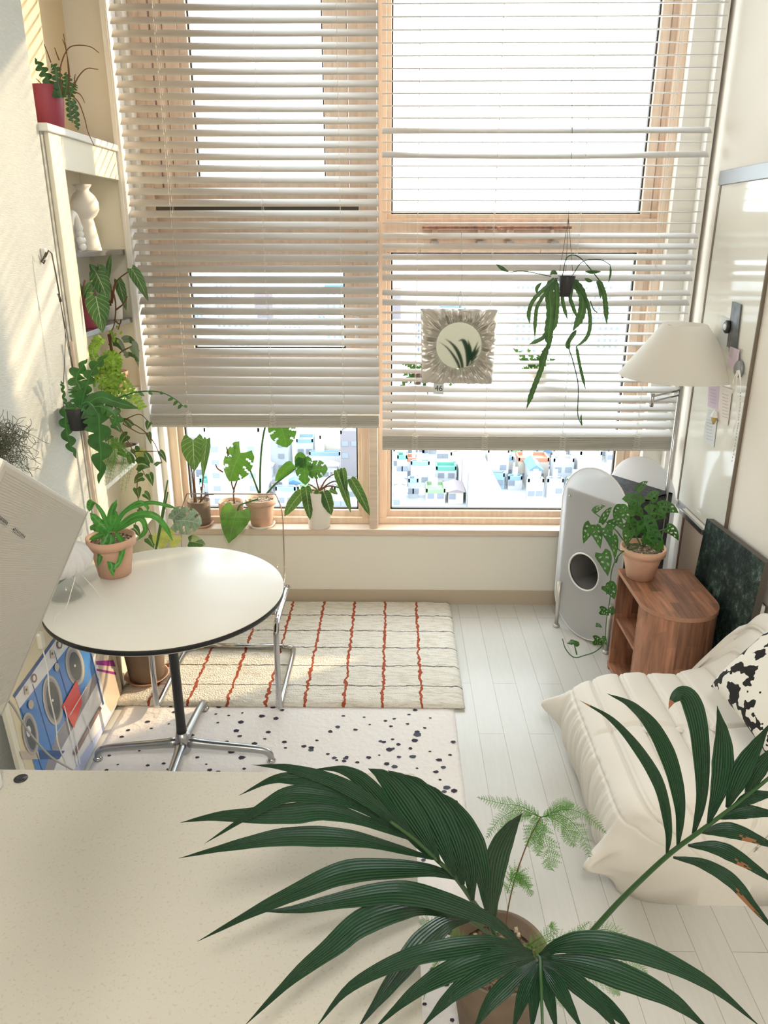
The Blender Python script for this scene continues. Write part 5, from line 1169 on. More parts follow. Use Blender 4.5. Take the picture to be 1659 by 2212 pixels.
plate(a0, a1, bzl + th_, bzl + th_ + e_, .010, DP - .012, m); plate(a0, a1, bzh - th_ - e_, bzh - th_, .010, DP - .012, m); plate(a0, a0 + e_, bzl + th_, bzh - th_, .010, DP - .012, m); plate(a1 - e_, a1, bzl + th_, bzh - th_, .010, DP - .012, m); plate(a0, a1, bzl + th_, bzh - th_, DP - .014, DP - .010, m)
m.build('lining', mat('pale grey felt lining', (.50, .49, .49), .95), t)
m = MB(); n = 40                                   # grey inner face with the same hole
W3 = lambda x, z, k: cA + u_ * x + V((0, 0, z)) - n2 * k
def sq(a): c_, s1 = math.cos(a), math.sin(a); k = 1 / max(abs(c_), abs(s1)); return (c_ * k * bw_, (bzl + bzh) / 2 + s1 * k * (bzh - bzl) / 2)
for k in (.003, .009):
    for i in range(n): a = 2 * PI * i / n + PI / 4; x, z = sq(a); m.v.append(W3(x, z, k))
    for i in range(n): a = 2 * PI * i / n + PI / 4; m.v.append(W3(hx + .098 * math.cos(a), hz + .098 * math.sin(a), k))
for i in range(n): j = (i + 1) % n; m.face([i, j, n + j, n + i]); m.face([2 * n + i, 3 * n + i, 3 * n + j, 2 * n + j])
m.build('felt_front', K['feltG'], t)
for x in (-PW + .035, PW - .035):
    for d in (-.012, DP + .005):
        p = pt3(x, 0, d); q = MB(); q.tube([V((p.x, p.y, .012)), V((p.x, p.y, .27))], .011, 14); q.lathe(V((p.x, p.y, .0)), [(.018, 0), (.019, .006), (.019, .014), (.012, .018), (.0001, .018)], 18); q.build('leg', K['legm'], t)
m = MB()
for x, z in ((-bw_ + .03, bzh - .04), (bw_ - .03, bzh - .04), (-bw_ + .02, bzl + .02)): m.lathe(pt3(x, z, -.006), [(.006, 0), (.005, .005), (.0001, .006)], 12, axis=n2)
m.build('screws', K['chrome'], t)

# ================================================================= FLOOR LAMP
Yl = 3.62; pb = atY(1425, 1180, Yl); t = thing('floor_lamp', 'chrome floor lamp with wide white cone shade beside the whiteboard', 'lamp', (pb.x, Yl, 0))
pz = pb.x
MB().tube([(pz, Yl, .02), (pz, Yl, 1.42)], .0085, 14).build('pole', K['chrome'], t)
MB().lathe((pz, Yl, 0), [(.13, 0), (.13, .012), (.125, .018), (.02, .022), (.0001, .022)], 40).build('base', K['chrome'], t)
j = atY(1409, 862, Yl - .13); m = MB(); m.tube([j + V((0, 0, .025)), j - V((0, 0, .035))], .009, 12)
for dz in (.012, -.012): m.tube([j + V((0, 0, dz)), V((pz, Yl, j.z + dz + .005))], .0045, 8)
m.build('swing_arm', K['chrome'], t)
s0_ = atY(1467, 812, Yl - .02); s1_ = atY(1478, 700, Yl - .02)
rb_, rt_ = 124 * dep(s0_) / FPX, 47 * dep(s1_) / FPX; zt, zb_ = s1_.z, s0_.z; sx = (s0_.x + s1_.x) / 2
m = MB(); m.lathe((sx, Yl - .02, 0), [(rb_, zb_), (rb_ * 1.005, zb_ + .004), (rt_, zt - .002), (rt_ - .002, zt), (rt_ - .004, zt - .003), (rb_ - .004, zb_ + .003), (rb_, zb_)], 72)
m.f = [f for f, s2 in zip(m.f, range(len(m.f))) if len(f) == 4]; m.uv = m.uv[:len(m.f)]; m.m = m.m[:len(m.f)]; m.sm = [True] * len(m.f)
m.build('lamp_shade', K['shade'], t)
m = MB(); m.tube([(pz, Yl, zb_ + .02), (sx, Yl - .02, zb_ + .03), (sx, Yl - .02, zt - .02)], .006, 8)
for a in (0, 1, 2): m.tube([(sx, Yl - .02, zt - .02), (sx + rt_ * .97 * math.cos(a * 2.09), Yl - .02 + rt_ * .97 * math.sin(a * 2.09), zt - .012)], .0018, 5)
m.lathe((sx, Yl - .02, zb_ + .05), [(.015, 0), (.03, .03), (.028, .06), (.0001, .075)], 16); m.build('bulb_holder', K['chrome'], t)

# ================================================================= WHITEBOARD AND WHAT HANGS ON IT
XB = 1.463; ya, yb2 = 3.20, 3.775; za, zb2 = .70, 2.235
t = thing('whiteboard', 'tall glossy whiteboard in a thin metal frame on the right wall', 'whiteboard', (WR, (ya + yb2) / 2, za))
MB().box((XB, ya, za), (WR, yb2, zb2)).build('board', K['board'], t)
for nm, a, b_ in (('side_rail', (XB - .004, yb2 - .004, za), (WR, yb2 + .012, zb2)), ('side_rail', (XB - .004, ya - .004, za), (WR, ya + .004, zb2)), ('top_rail', (XB - .012, ya - .012, zb2 - .03), (WR, yb2 + .012, zb2 + .03)), ('bottom_rail', (XB - .005, ya - .012, za - .03), (WR, yb2 + .012, za + .012))):
    MB().box(a, b_).build(nm, K['steelr'] if 'side' in nm else K['grey'], t, bevel=.002)
for z in (zb2 + .005, za - .0):
    MB().box((XB - .03, yb2 - .012, z - .012), (XB - .0, yb2 + .03, z + .012)).build('corner_clamp', K['dglass'] if z > 1 else K['plas'], t, bevel=.003)
def wbquad(name, pts, mt, lab, cat, th=.0012, lift=.001, grp=None, X=None):
    X = X or XB; P = [atX(x, y, X - lift) for x, y in pts]; return tag(MB().slab(P, (-1, 0, 0), th).build(name, mt), lab, cat, grp)
K['lilac'] = mat('lilac paper', (.70, .58, .68), .7); K['ppaper'] = mat('pinkish paper', (.86, .78, .72), .7); K['gpaper'] = mat('pale grey paper', (.72, .74, .74), .7); K['photo'] = mat('dark photo print', (.10, .11, .12), .3, var=.5, vscale=30)
K['ink'] = mat('ink lines', (.35, .30, .35), .8); K['ribn'] = mat('white ribbon', (.86, .83, .78), .6)
wbquad('paper_note', [(1531, 832), (1556, 832), (1551, 885), (1529, 878)], K['lilac'], 'lilac note paper on the whiteboard just below the lamp shade', 'note')
wbquad('paper_note', [(1529, 884), (1551, 892), (1542, 966), (1519, 950)], K['gpaper'], 'pale blue grey note with faint writing, lowest on the whiteboard', 'note', lift=.0025)
o = wbquad('paper_note', [(1556, 832), (1582, 842), (1572, 920), (1550, 905)], K['ppaper'], 'pinkish note with faint red writing beside the ice cream magnet', 'note', lift=.004)
wbquad('paper_note', [(1560, 682), (1578, 690), (1574, 760), (1552, 745)], K['gpaper'], 'pale note behind the round black magnet', 'note')
wbquad('photo_print', [(1583, 651), (1602, 658), (1591, 760), (1571, 748)], K['photo'], 'dark grey photo card under the round black magnet', 'photo', .003, .004)
wbquad('paper_note', [(1578, 748), (1598, 756), (1592, 800), (1572, 790)], K['lilac'], 'lilac card peeking out above the grey disc magnet', 'note', .002, .009)
wbquad('plastic_sleeve', [(1590, 665), (1596, 668), (1582, 775), (1566, 762)], K['dglass'], 'crinkled clear plastic sleeve over the dark photo card', 'sleeve', .002, .012)
def disc(px_, X, r, mt, name, lab, cat, h=.012, rim=None):
    c = atX(*px_, X); m = MB().lathe(c, [(r, 0), (r, h * .7), (r * .8, h), (.0001, h)], 28, axis=V((-1, 0, 0)))
    t = thing(name, lab, cat, c); m.build('body', mt, t)
    if rim: MB().lathe(c - V((h, 0, 0)), [(r * .55, 0), (r * .5, .003), (.0001, .003)], 20, axis=V((-1, 0, 0))).build('centre', rim, t)
    return t
disc((1573, 706), XB - .008, .028, K['black'], 'round_magnet', 'round black magnet with a small white emblem in its centre', 'magnet', .014, K['plas'])
disc((1600, 797), XB - .001, .036, K['grey'], 'disc_magnet', 'large grey disc magnet with ribbons hanging from it', 'magnet', .018)
c = atX(1549, 900, XB - .004); t = thing('ice_cream_magnet', 'little magnet shaped like a soft ice cream cone', 'magnet', c); c2 = c + V((-.012, 0, -.035))
MB().lathe(c2, [(.004, 0), (.014, .03), (.016, .034), (.0001, .034)], 14).build('cone', K['cone'], t)
MB().lathe(c2 + V((0, 0, .032)), [(.018, 0), (.019, .006), (.014, .012), (.015, .016), (.010, .022), (.010, .026), (.004, .034), (.0001, .037)], 16).build('cream_swirl', K['plas'], t)
# ribbons with printed marks
t = thing('ribbon', 'long white printed ribbons tied to the grey disc magnet', 'ribbon', atX(1597, 830, XB - .03)); m = MB(); XR = XB - .03
for pts in ([(1596, 800), (1600, 830), (1597, 880), (1588, 930), (1582, 970), (1575, 1012)], [(1593, 800), (1590, 840), (1592, 900), (1583, 940), (1586, 985)], [(1596, 800), (1585, 820), (1582, 850)]):
    P = [atX(x, y, XR - .002 * i) for i, (x, y) in enumerate(pts)]; m.ribbon(P, .011, 'thin', n=24, m=1, fold=0, wave=.12, wf=3, nrm=(-1, -.25, 0))
m.build('bands', K['ribn'], t)
m = MB()
for k in range(24):
    f = k / 24; x = 1600 - 20 * f ** 1.5; y = 850 + 150 * f + rnd.uniform(-2, 2); p = atX(x, y, XR - .016); m.box(p - V((.0004, .003, .004)), p + V((.0004, .002, .003)))
m.build('printed_marks', K['ink'], t)
# ruled marks on the notes
m = MB()
for (x, y, n) in ((1560, 850, 8), (1534, 840, 5), (1526, 905, 7)):
    for i in range(n):
        a = atX(x, y + i * 7, XB - .0062); b_ = atX(x + 13, y + i * 7 + 4, XB - .0062); m.slab([a, b_, b_ - V((0, 0, .0012)), a - V((0, 0, .0012))], (-1, 0, 0), .0003)
m.build('faint_writing', K['ink'], o)

# white door frame strip by the corner below the board, framed board and forest canvas
t = thing('framed_board', 'white framed board with brown inner edge standing behind the forest canvas', 'frame', (1.44, 3.55, 0))
Xf = 1.435
def onx(x, y, X=Xf): return atX(x, y, X)
P = [onx(1474, 1098), onx(1560, 1195), V((Xf, onx(1560, 1195).y, .02)), V((Xf, onx(1474, 1098).y, .02))]
f0, f1, fz = P[0].y, 3.335, P[0].z
MB().box((Xf, f1, .0), (Xf + .02, f0, fz)).build('backing', K['wall'], t)
MB().box((Xf - .014, f1, fz - .025), (Xf, f0, fz)).build('top_rail', K['alu'], t, bevel=.002)
MB().box((Xf - .014, f0 - .045, .0), (Xf, f0, fz - .025)).build('side_rail', K['white'], t, bevel=.002)
MB().box((Xf - .010, f0 - .062, .0), (Xf, f0 - .045, fz - .025)).build('inner_edge', mat('brown inner edge', (.16, .08, .05), .5), t)
K['pinkb'] = mat('dusty pink board', (.66, .55, .46), .6)
MB().box((Xf - .006, f1, .0), (Xf, f0 - .062, fz - .026)).build('panel', K['pinkb'], t)
t = thing('painting', 'dark green forest canvas standing on the right wall behind the side table', 'picture', (1.36, 2.95, 0))
a = atX(1527, 1120, 1.425); b_ = atX(1652, 1215, 1.425); lo_ = .045
pl = [a, b_, b_ + V((-lo_, -.0, -b_.z + .004)), a + V((-lo_, 0, -a.z + .004))]; pn = (pl[1] - pl[0]).cross(pl[3] - pl[0]).normalized()
if pn.x > 0: pn = -pn
MB().slab(pl, -pn, .03).build('canvas', K['canv'], t)
mm = .0; MB().slab([p for p in pl], pn, .0012).build('painted_face', K['forest'], t)

t = thing('leaning_board', 'narrow white board standing against the right wall behind the forest canvas', 'board', (1.455, 2.77, 0))
MB().box((1.445, 2.74, 0), (1.462, 2.80, .62)).build('board', K['white'], t, bevel=.002); MB().box((1.463, 2.735, 0), (1.470, 2.79, .62)).build('brown_backing', K['canv'], t)
# ================================================================= HANGING MIRROR
mc = atY(991, 746, 3.80); mr = .112
t = thing('hanging_mirror', 'round mirror in a square ruffled silver satin cushion frame hung before the right blind', 'mirror', mc)
m = MB(); n = 288; rings = 22
cor = [atY(x, y, 3.80) for x, y in ((909, 667), (1075, 669), (1062, 829), (911, 826))]
def edge(a):
    d = V((math.cos(a), 0, math.sin(a))); best = None
    for i in range(4):
        p, q = cor[i] - mc, cor[(i + 1) % 4] - mc; e = q - p; den = d.x * e.z - d.z * e.x
        if abs(den) < 1e-9: continue
        tt = (p.x * e.z - p.z * e.x) / den; uu = (p.x * d.z - p.z * d.x) / den
        if tt > 0 and -1e-6 <= uu <= 1 + 1e-6: best = tt
    return best
for back in (0, 1):
    for i in range(rings + 1):
        f = i / rings
        for j in range(n):
            a = 2 * PI * j / n; R = edge(a) * (1 + .02 * mnoise.noise(V((math.cos(a) * 14, math.sin(a) * 14, 3)))); r_ = mr * .97 + (R - mr * .97) * f
            th2 = .050 * (math.sin(PI * min(.98, f * .98)) ** .5 if f > 0 else 0)
            cr_ = mnoise.noise(V((math.cos(a) * 9 + .5, math.sin(a) * 9, f * 1.3))) + .6 * mnoise.noise(V((math.cos(a) * 22, math.sin(a) * 22, f * 2)))
            th2 += cr_ * .055 * (1 - f) ** .6 * (min(1, f * 5)); th2 += .012 * mnoise.noise(V((r_ * math.cos(a) * 30, r_ * math.sin(a) * 30, 1))) * math.sin(PI * f)
            aa = a + .05 * mnoise.noise(V((f * 3, math.cos(a) * 6, math.sin(a) * 6))) * f * (1 - f)
            m.v.append(mc + V((r_ * math.cos(aa), (-th2 if not back else .4 * abs(th2)), r_ * math.sin(aa))))
for k in (0, 1):
    o0 = k * (rings + 1) * n
    for i in range(rings):
        for j in range(n):
            q = [o0 + i * n + j, o0 + i * n + (j + 1) % n, o0 + (i + 1) * n + (j + 1) % n, o0 + (i + 1) * n + j]; m.face(q if k else q[::-1], None, 0, True)
m.build('satin_frame', K['satin'], t)
MB().prism([mc + V((mr * math.cos(a * PI / 40), -.001, mr * math.sin(a * PI / 40))) for a in range(80)], (0, -.005, 0)).build('mirror_glass', K['mirror'], t)
MB().tube([mc + V((mr * math.cos(a * PI / 36), -.006, mr * math.sin(a * PI / 36))) for a in range(73)], .0014, 6).build('mirror_rim', K['black'], t)
a = atY(948, 828, 3.79); tg = MB().slab([a + V((-.025, 0, .002)), a + V((.025, 0, .002)), a + V((.024, 0, -.055)), a + V((-.027, 0, -.052))], (0, -1, 0), .0012).build('number_tag', K['gpaper'], t)
def text(s_, size, mt, parent, loc, rot, name='lettering'):
    cu = bpy.data.curves.new(name, 'FONT'); cu.body = s_; cu.size = size; cu.extrude = .0004; cu.align_x = 'CENTER'; cu.align_y = 'CENTER'
    ob = bpy.data.objects.new('tmp', cu); C.objects.link(ob); dg = bpy.context.evaluated_depsgraph_get(); me = bpy.data.meshes.new_from_object(ob.evaluated_get(dg)); bpy.data.objects.remove(ob, do_unlink=True)
    o = bpy.data.objects.new(name, me); C.objects.link(o); o.parent = parent; o.location = V(loc) - OFF[parent.name]; o.rotation_euler = rot; me.materials.clear(); me.materials.append(mt); OFF[o.name] = OFF[parent.name]; return o
text('46', .040, K['black'], tg, a + V((0, -.0022, -.026)), (PI / 2, 0, 0))
m = MB(); hk2 = atY(993, 665, 3.80)
m.tube([hk2, hk2 + V((-.01, 0, .05)), hk2 + V((.0, .0, .075)), hk2 + V((.012, 0, .05)), hk2 + V((.002, 0, 0))], .0014, 6, cr=20); m.tube([hk2 + V((0, 0, .075)), hk2 + V((.01, .03, .10)), hk2 + V((.0, .045, .34))], .0011, 5, cr=20); m.build('hanging_wire', K['chrome'], t)

# ================================================================= WALL SHELF ON THE TRANSOM
for (xa, xb, lab) in ((913, 1072, 'left half of the narrow walnut shelf boards on the window transom'), (1077, 1230, 'right half of the narrow walnut shelf boards on the window transom')):
    p = atY(xa, 492, 3.99); q = atY(xb, 492, 3.99)
    t = thing('window_shelf', lab, 'shelf', ((p.x + q.x) / 2, 4.0, p.z))
    MB().box((p.x, 3.93, p.z - .007), (q.x, 4.075, p.z + .008)).build('board', K['walnut'], t, bevel=.004)
    for f in (.17, .80):
        x = p.x + (q.x - p.x) * f; MB().box((x - .012, 3.96, p.z - .05), (x + .012, 4.07, p.z - .007)).build('bracket', K['sill'], t, bevel=.002)
        m = MB(); m.box((x - .018, 3.965, p.z - .075), (x + .018, 4.07, p.z - .062)); m.tube([(x, 3.97, p.z - .07), (x, 3.955, p.z - .085), (x + .004, 3.96, p.z - .095)], .003, 5); m.build('hook', K['alu'], t)

# hanging epiphyllum before the right blind
c = atY(1222, 640, 3.76); s_ = dep(c) / FPX
t = thing('hanging_plant', 'long flat leaved cactus in a black pot hung on wires before the right blind', 'hanging plant', c)
pot(t, c, 18 * s_, 14 * s_, 42 * s_, K['black'], 'plain')
EP = [([(1196, 600), (1187, 628), (1190, 675), (1185, 722), (1188, 753)], 22, 'epi'), ([(1184, 740), (1171, 791), (1152, 841), (1137, 884)], 13, 'epi'), ([(1205, 600), (1158, 641), (1143, 672), (1144, 700)], 10, 'epi'), ([(1205, 600), (1165, 653), (1157, 685), (1155, 731)], 9, 'epi'),
      ([(1230, 598), (1257, 634), (1256, 678), (1237, 716)], 20, 'epi'), ([(1235, 598), (1265, 644), (1275, 691), (1268, 728), (1240, 753)], 9, 'epi'), ([(1245, 713), (1227, 741), (1230, 755)], 11, 'epi'), ([(1245, 747), (1253, 791), (1265, 841)], 7, 'epi'), ([(1221, 597), (1215, 644), (1226, 691)], 9, 'epi'),
      ([(1293, 603), (1306, 641), (1311, 702)], 12, 'epi'), ([(1289, 605), (1295, 625), (1298, 645)], 6, 'epi'), ([(1100, 588), (1085, 580), (1071, 570)], 8, 'lance'), ([(1263, 587), (1280, 588), (1300, 587)], 8, 'lance'), ([(1263, 602), (1272, 606), (1280, 608)], 8, 'oval'), ([(1180, 719), (1171, 731), (1143, 744)], 10, 'epi'),
      ([(1200, 600), (1203, 640), (1200, 690), (1192, 720)], 14, 'epi'), ([(1240, 600), (1232, 640), (1237, 660), (1248, 690)], 9, 'epi'), ([(1256, 895), (1255, 905), (1258, 919)], 4, 'lance'), ([(1205, 592), (1195, 588), (1188, 594)], 9, 'oval'), ([(1190, 745), (1170, 770), (1168, 800)], 8, 'epi'), ([(1318, 572), (1319, 590), (1314, 612)], 5, 'lance'), ([(1170, 610), (1160, 622), (1160, 635)], 8, 'oval')]
for pts, w, sh in EP:
    q = MB(); rb(q, pts, w, 3.74 + rnd.uniform(-.02, .02), sh, n=36 if sh == 'epi' else 10, fold=.15); q.build('leaf', K['fishd'], t)
m = MB()
for pts in [[(1237, 594), (1259, 565), (1296, 561), (1318, 572)], [(1190, 597), (1133, 586), (1100, 588)], [(1215, 595), (1225, 556), (1252, 556), (1293, 603)], [(1243, 713), (1227, 741), (1237, 778), (1249, 832), (1248, 894), (1257, 919)], [(1275, 650), (1282, 668), (1290, 675)]]: st(m, pts, 2.2, 3.74)
m.build('stems', K['fishd'], t)
m = MB(); tp = atY(1236, 298, 3.76)
for x, y in ((1207, 598), (1222, 592), (1238, 600)):
    e = atY(x, y, 3.76); m.tube([e, atY(1228, 470, 3.76), tp], .0011, 5)
m.tube([tp, tp + V((0, .1, .25))], .0014, 5)
m.build('hanging_wire', K['steel'], t)
# two plants behind the right blind
def bpot(px_, w, h, mt, lab, lfs):
    c = atY(px_[0], px_[1], 3.985); s_ = dep(c) / FPX; t = thing('hanging_plant', lab, 'hanging plant', c); pot(t, c, w / 2 * s_, w * .42 * s_, h * s_, mt, 'plain')
    m = MB()
    for B, T, w_ in lfs: lf(m, B, T, w_, 3.98, 'fish', n=20, m=1)
    m.build('leaves', K['fish'], t); m = MB(); tpp = atY(px_[0] + 6, 528, 3.985); m.tube([c + V((0, 0, h * s_)), tpp], .001, 4); m.build('hanging_wire', K['steel'], t)
bpot((1162, 828), 44, 33, K['cream'], 'leafy cactus in a cream pot behind the right blind slats', [((1150, 795), (1108, 752), 11), ((1155, 795), (1140, 752), 11), ((1160, 795), (1120, 775), 12), ((1165, 795), (1178, 750), 11), ((1165, 795), (1200, 776), 12), ((1150, 795), (1125, 800), 12), ((1160, 795), (1165, 760), 10), ((1140, 790), (1170, 775), 14)])
bpot((902, 830), 18, 30, K['terraB'], 'small plant in a brown pot behind the slats left of the satin mirror', [((898, 798), (862, 782), 10), ((898, 798), (870, 812), 12), ((900, 800), (860, 845), 11), ((905, 798), (880, 780), 10), ((905, 798), (920, 840), 12), ((900, 798), (885, 830), 10), ((905, 800), (915, 782), 9), ((975, 825), (968, 848), 8), ((905, 798), (925, 855), 9)])

# ================================================================= PALM IN THE FOREGROUND
pc = V((.272, 1.468, .009)); PHt = .27
t = thing('potted_palm', 'tall palm with feathery fern at its foot in a brown clay pot in the foreground', 'potted plant', pc)
pot(t, pc, .130, .092, PHt, K['terraB'], 'plain', n=48)
def dpx(lst): return [atD(x, y, d) for x, y, d in lst]
def leaflet(parent, pts, w, d0, d1, fold=.22, tip=0, name='leaflet'):
    k = len(pts); P = [atD(x, y, d0 + (d1 - d0) * i / (k - 1)) for i, (x, y) in enumerate(pts)]
    q = MB(); w *= .86 if pts[-1][0] < 700 else .90 if pts[-1][1] > 2200 else .95
    q.ribbon(P, w * (d0 * .45 + d1 * .55) / FPX, 'palm', n=30, m=4, fold=fold)
    mats = [K['palm']]
    if tip:
        mats.append(K['tip']); nf = len(q.f)
        for i in range(nf):
            row = i // 8
            if (tip > 0 and row >= 30 - tip) or (tip < 0 and 17 + (i * 7 % 3) <= row < 17 - tip - (i * 5 % 3) and i % 8 in (5, 6, 7)): q.m[i] = 1
    return q.build(name, mats, parent)
def frond(name, rachis, w0, w1, lfs):
    P = dpx(rachis); m = MB(); m.tube(P, [w0, w1], 8, cr=30); o = m.build(name, K['stemp'], t)
    for it in lfs: leaflet(o, *it[:4], **(it[4] if len(it) > 4 else {}))
    return o
frond('frond', [(1090, 2075, 1.86), (1060, 2000, 1.70), (1025, 1952, 1.58), (985, 1897, 1.5), (941, 1855, 1.45), (895, 1813, 1.40), (844, 1775, 1.37)], .0065, .0028, [
    ([(886, 1808), (823, 1750), (739, 1695), (633, 1661), (545, 1652)], 36, 1.40, 1.33), ([(880, 1806), (781, 1741), (717, 1692), (633, 1681), (583, 1686), (515, 1719)], 36, 1.40, 1.32),
    ([(875, 1800), (760, 1735), (675, 1716), (616, 1718), (549, 1754), (441, 1823)], 44, 1.40, 1.30), ([(895, 1815), (781, 1771), (701, 1752), (633, 1757), (549, 1761), (464, 1764), (389, 1777)], 52, 1.40, 1.30),
    ([(937, 1855), (802, 1819), (717, 1808), (612, 1808), (507, 1826), (386, 1854)], 50, 1.44, 1.31), ([(983, 1897), (928, 1880), (823, 1877), (739, 1886), (654, 1920), (549, 1969), (426, 2034)], 58, 1.49, 1.33),
    ([(924, 1850), (878, 1796), (823, 1729), (781, 1685), (739, 1663), (682, 1661)], 44, 1.43, 1.36), ([(950, 1865), (915, 1800), (870, 1730), (830, 1680), (795, 1660)], 56, 1.45, 1.38), ([(983, 1892), (955, 1820), (915, 1745), (870, 1690), (838, 1664)], 60, 1.47, 1.40),
    ([(1000, 1912), (985, 1840), (950, 1765), (905, 1700), (870, 1672)], 60, 1.50, 1.42), ([(1021, 1945), (1012, 1870), (985, 1800), (945, 1725), (916, 1690)], 58, 1.54, 1.45), ([(1051, 1968), (1042, 1890), (1020, 1815), (980, 1745), (925, 1700)], 54, 1.58, 1.47)])
frond('frond', [(1130, 2085, 1.84), (1100, 2060, 1.62), (1135, 2062, 1.52)], .006, .003, [
    ([(1140, 2058), (1065, 1992), (950, 1945), (860, 1928), (760, 1940), (650, 1962), (566, 1970)], 58, 1.50, 1.30)])
frond('frond', [(1105, 2085, 1.86), (1070, 2030, 1.72), (1010, 1985, 1.60)], .0055, .003, [
    ([(1010, 1985), (920, 1962), (860, 1965), (781, 1993), (717, 2045), (633, 2112), (528, 2216)], 66, 1.52, 1.20), ([(1020, 1985), (965, 1995), (905, 2045), (844, 2125), (770, 2225)], 60, 1.58, 1.22)])
frond('frond', [(1145, 2090, 1.86), (1200, 2085, 1.75), (1262, 2030, 1.66), (1340, 1945, 1.60), (1440, 1850, 1.52), (1520, 1790, 1.46), (1600, 1730, 1.42), (1680, 1665, 1.38)], .0075, .003, [
    ([(1440, 1849), (1444, 1794), (1426, 1702), (1383, 1625), (1322, 1555), (1251, 1512)], 27, 1.52, 1.44, {'tip': 2}), ([(1464, 1831), (1469, 1748), (1451, 1656), (1414, 1576), (1365, 1524), (1311, 1498)], 38, 1.50, 1.42),
    ([(1497, 1806), (1516, 1717), (1512, 1595), (1495, 1520), (1475, 1498), (1455, 1510), (1444, 1532)], 46, 1.48, 1.42, {'tip': 4}), ([(1530, 1779), (1557, 1687), (1562, 1600), (1549, 1524)], 48, 1.45, 1.40),
    ([(1570, 1745), (1605, 1660), (1665, 1560)], 46, 1.44, 1.38), ([(1610, 1720), (1640, 1660), (1690, 1600)], 36, 1.42, 1.38), ([(1580, 1745), (1625, 1722), (1690, 1712)], 28, 1.43, 1.38),
    ([(1552, 1768), (1610, 1753), (1700, 1762)], 32, 1.45, 1.38), ([(1515, 1798), (1585, 1795), (1700, 1840)], 36, 1.47, 1.38, {'tip': -6}), ([(1486, 1826), (1549, 1832), (1610, 1862), (1700, 1925)], 36, 1.49, 1.38, {'tip': -5}), ([(1454, 1852), (1518, 1866), (1580, 1902), (1630, 1960), (1690, 2030)], 32, 1.51, 1.40, {'tip': -8})])
frond('frond', [(1120, 2090, 1.84), (1115, 2110, 1.60), (1140, 2095, 1.42), (1164, 2068, 1.33), (1168, 2110, 1.26), (1172, 2220, 1.2)], .006, .0022, [
    ([(1150, 2056), (1085, 2040), (1013, 2043), (886, 2068), (760, 2130), (680, 2222)], 50, 1.35, 1.18), ([(1152, 2062), (1080, 2062), (990, 2090), (900, 2140), (800, 2230)], 52, 1.34, 1.18), ([(1156, 2070), (1075, 2090), (985, 2142), (905, 2225)], 46, 1.33, 1.19),
    ([(1160, 2078), (1110, 2115), (1060, 2165), (1020, 2230)], 42, 1.32, 1.20), ([(1163, 2085), (1135, 2140), (1105, 2232)], 36, 1.31, 1.21), ([(1166, 2090), (1155, 2150), (1148, 2235)], 30, 1.30, 1.21), ([(1170, 2092), (1185, 2150), (1205, 2235)], 32, 1.30, 1.21),
    ([(1168, 2085), (1205, 2130), (1262, 2232)], 40, 1.31, 1.20), ([(1167, 2078), (1220, 2105), (1290, 2165), (1340, 2235)], 46, 1.32, 1.20), ([(1165, 2070), (1250, 2082), (1351, 2112), (1452, 2160), (1540, 2232)], 62, 1.33, 1.20), ([(1165, 2065), (1210, 2042), (1285, 2036), (1400, 2062), (1530, 2125), (1645, 2220)], 58, 1.34, 1.20), ([(1168, 2085), (1235, 2120), (1320, 2180), (1380, 2240)], 44, 1.32, 1.20)])
frond('young_leaf', [(1085, 2090, 1.84), (1068, 2020, 1.74), (1064, 1985, 1.70)], .006, .004, [([(1066, 1995), (1064, 1930), (1075, 1850), (1100, 1795), (1128, 1757)], 54, 1.70, 1.52, {'fold': .35})])
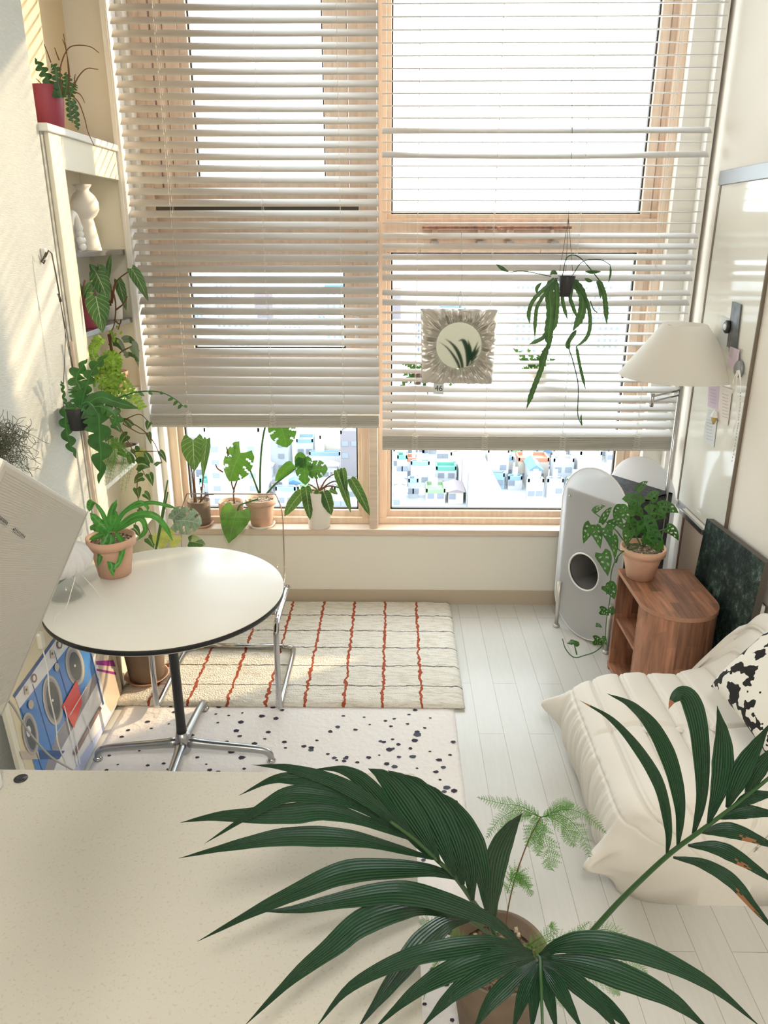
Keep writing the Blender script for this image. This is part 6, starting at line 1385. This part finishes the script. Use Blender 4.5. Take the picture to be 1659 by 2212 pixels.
# asparagus fern
af = MB(); af.tube(dpx([(1092, 2060, 1.88), (1095, 1980, 1.84), (1112, 1900, 1.80), (1140, 1820, 1.77), (1168, 1765, 1.75)]), .0016, 6, cr=24); af.build('asparagus_stem', K['stemb'], t)
FR = [([(1168, 1765, 1.75), (1125, 1742, 1.74), (1080, 1735, 1.73), (1030, 1722, 1.72)], .022), ([(1168, 1765, 1.75), (1120, 1750, 1.76), (1080, 1770, 1.77), (1050, 1812, 1.78)], .024), ([(1168, 1765, 1.75), (1215, 1762, 1.75), (1255, 1800, 1.76), (1275, 1855, 1.77)], .03), ([(1170, 1765, 1.75), (1225, 1748, 1.73), (1270, 1765, 1.72), (1310, 1800, 1.72)], .02),
      ([(1170, 1765, 1.75), (1178, 1810, 1.76), (1190, 1850, 1.77), (1190, 1880, 1.78)], .036), ([(1168, 1766, 1.75), (1150, 1790, 1.76), (1140, 1830, 1.77)], .026), ([(1190, 1764, 1.75), (1225, 1790, 1.76), (1240, 1830, 1.76)], .03), ([(1150, 1760, 1.75), (1110, 1770, 1.76), (1075, 1800, 1.77)], .02), ([(1180, 1780, 1.76), (1160, 1810, 1.76), (1165, 1850, 1.77)], .024), ([(1180, 1765, 1.75), (1210, 1740, 1.74), (1240, 1740, 1.74)], .02),
      ([(1095, 1930, 1.80), (1115, 1885, 1.79), (1145, 1920, 1.80)], .03), ([(1080, 1880, 1.82), (1060, 1880, 1.82), (1048, 1895, 1.82)], .02), ([(1100, 1900, 1.8), (1125, 1895, 1.79), (1150, 1935, 1.79)], .026),
      ([(1120, 2060, 1.88), (1160, 2030, 1.82), (1195, 2010, 1.8), (1190, 1992, 1.78)], .022), ([(1130, 2060, 1.88), (1200, 2028, 1.82), (1250, 2030, 1.8), (1280, 2020, 1.78)], .022), ([(1140, 2070, 1.88), (1220, 2030, 1.8), (1275, 1990, 1.76)], .016), ([(1150, 2070, 1.86), (1260, 2020, 1.78), (1320, 2010, 1.75), (1375, 2050, 1.73)], .026),
      ([(1060, 2060, 1.88), (980, 2020, 1.83), (930, 1990, 1.80), (902, 1995, 1.79)], .022), ([(1060, 2065, 1.88), (1000, 2030, 1.85), (960, 1990, 1.84), (940, 1975, 1.82)], .02), ([(1060, 2060, 1.88), (980, 2040, 1.84), (925, 2030, 1.82), (905, 2050, 1.8)], .02), ([(1080, 2070, 1.88), (1040, 2035, 1.85), (1000, 2040, 1.84)], .024),
      ([(1180, 2080, 1.84), (1280, 2090, 1.78), (1360, 2075, 1.74), (1400, 2105, 1.72)], .026), ([(1190, 2090, 1.84), (1300, 2120, 1.78), (1340, 2150, 1.76)], .022), ([(1150, 2090, 1.86), (1200, 2140, 1.8), (1230, 2180, 1.78)], .024), ([(960, 2060, 1.86), (930, 2100, 1.86), (915, 2160, 1.88)], .010)]
for P, W_ in FR:
    q = MB(); fernfrond(q, dpx(P), W_, 26, 5, .0015, .15); q.build('asparagus_frond', K['fern'], t)
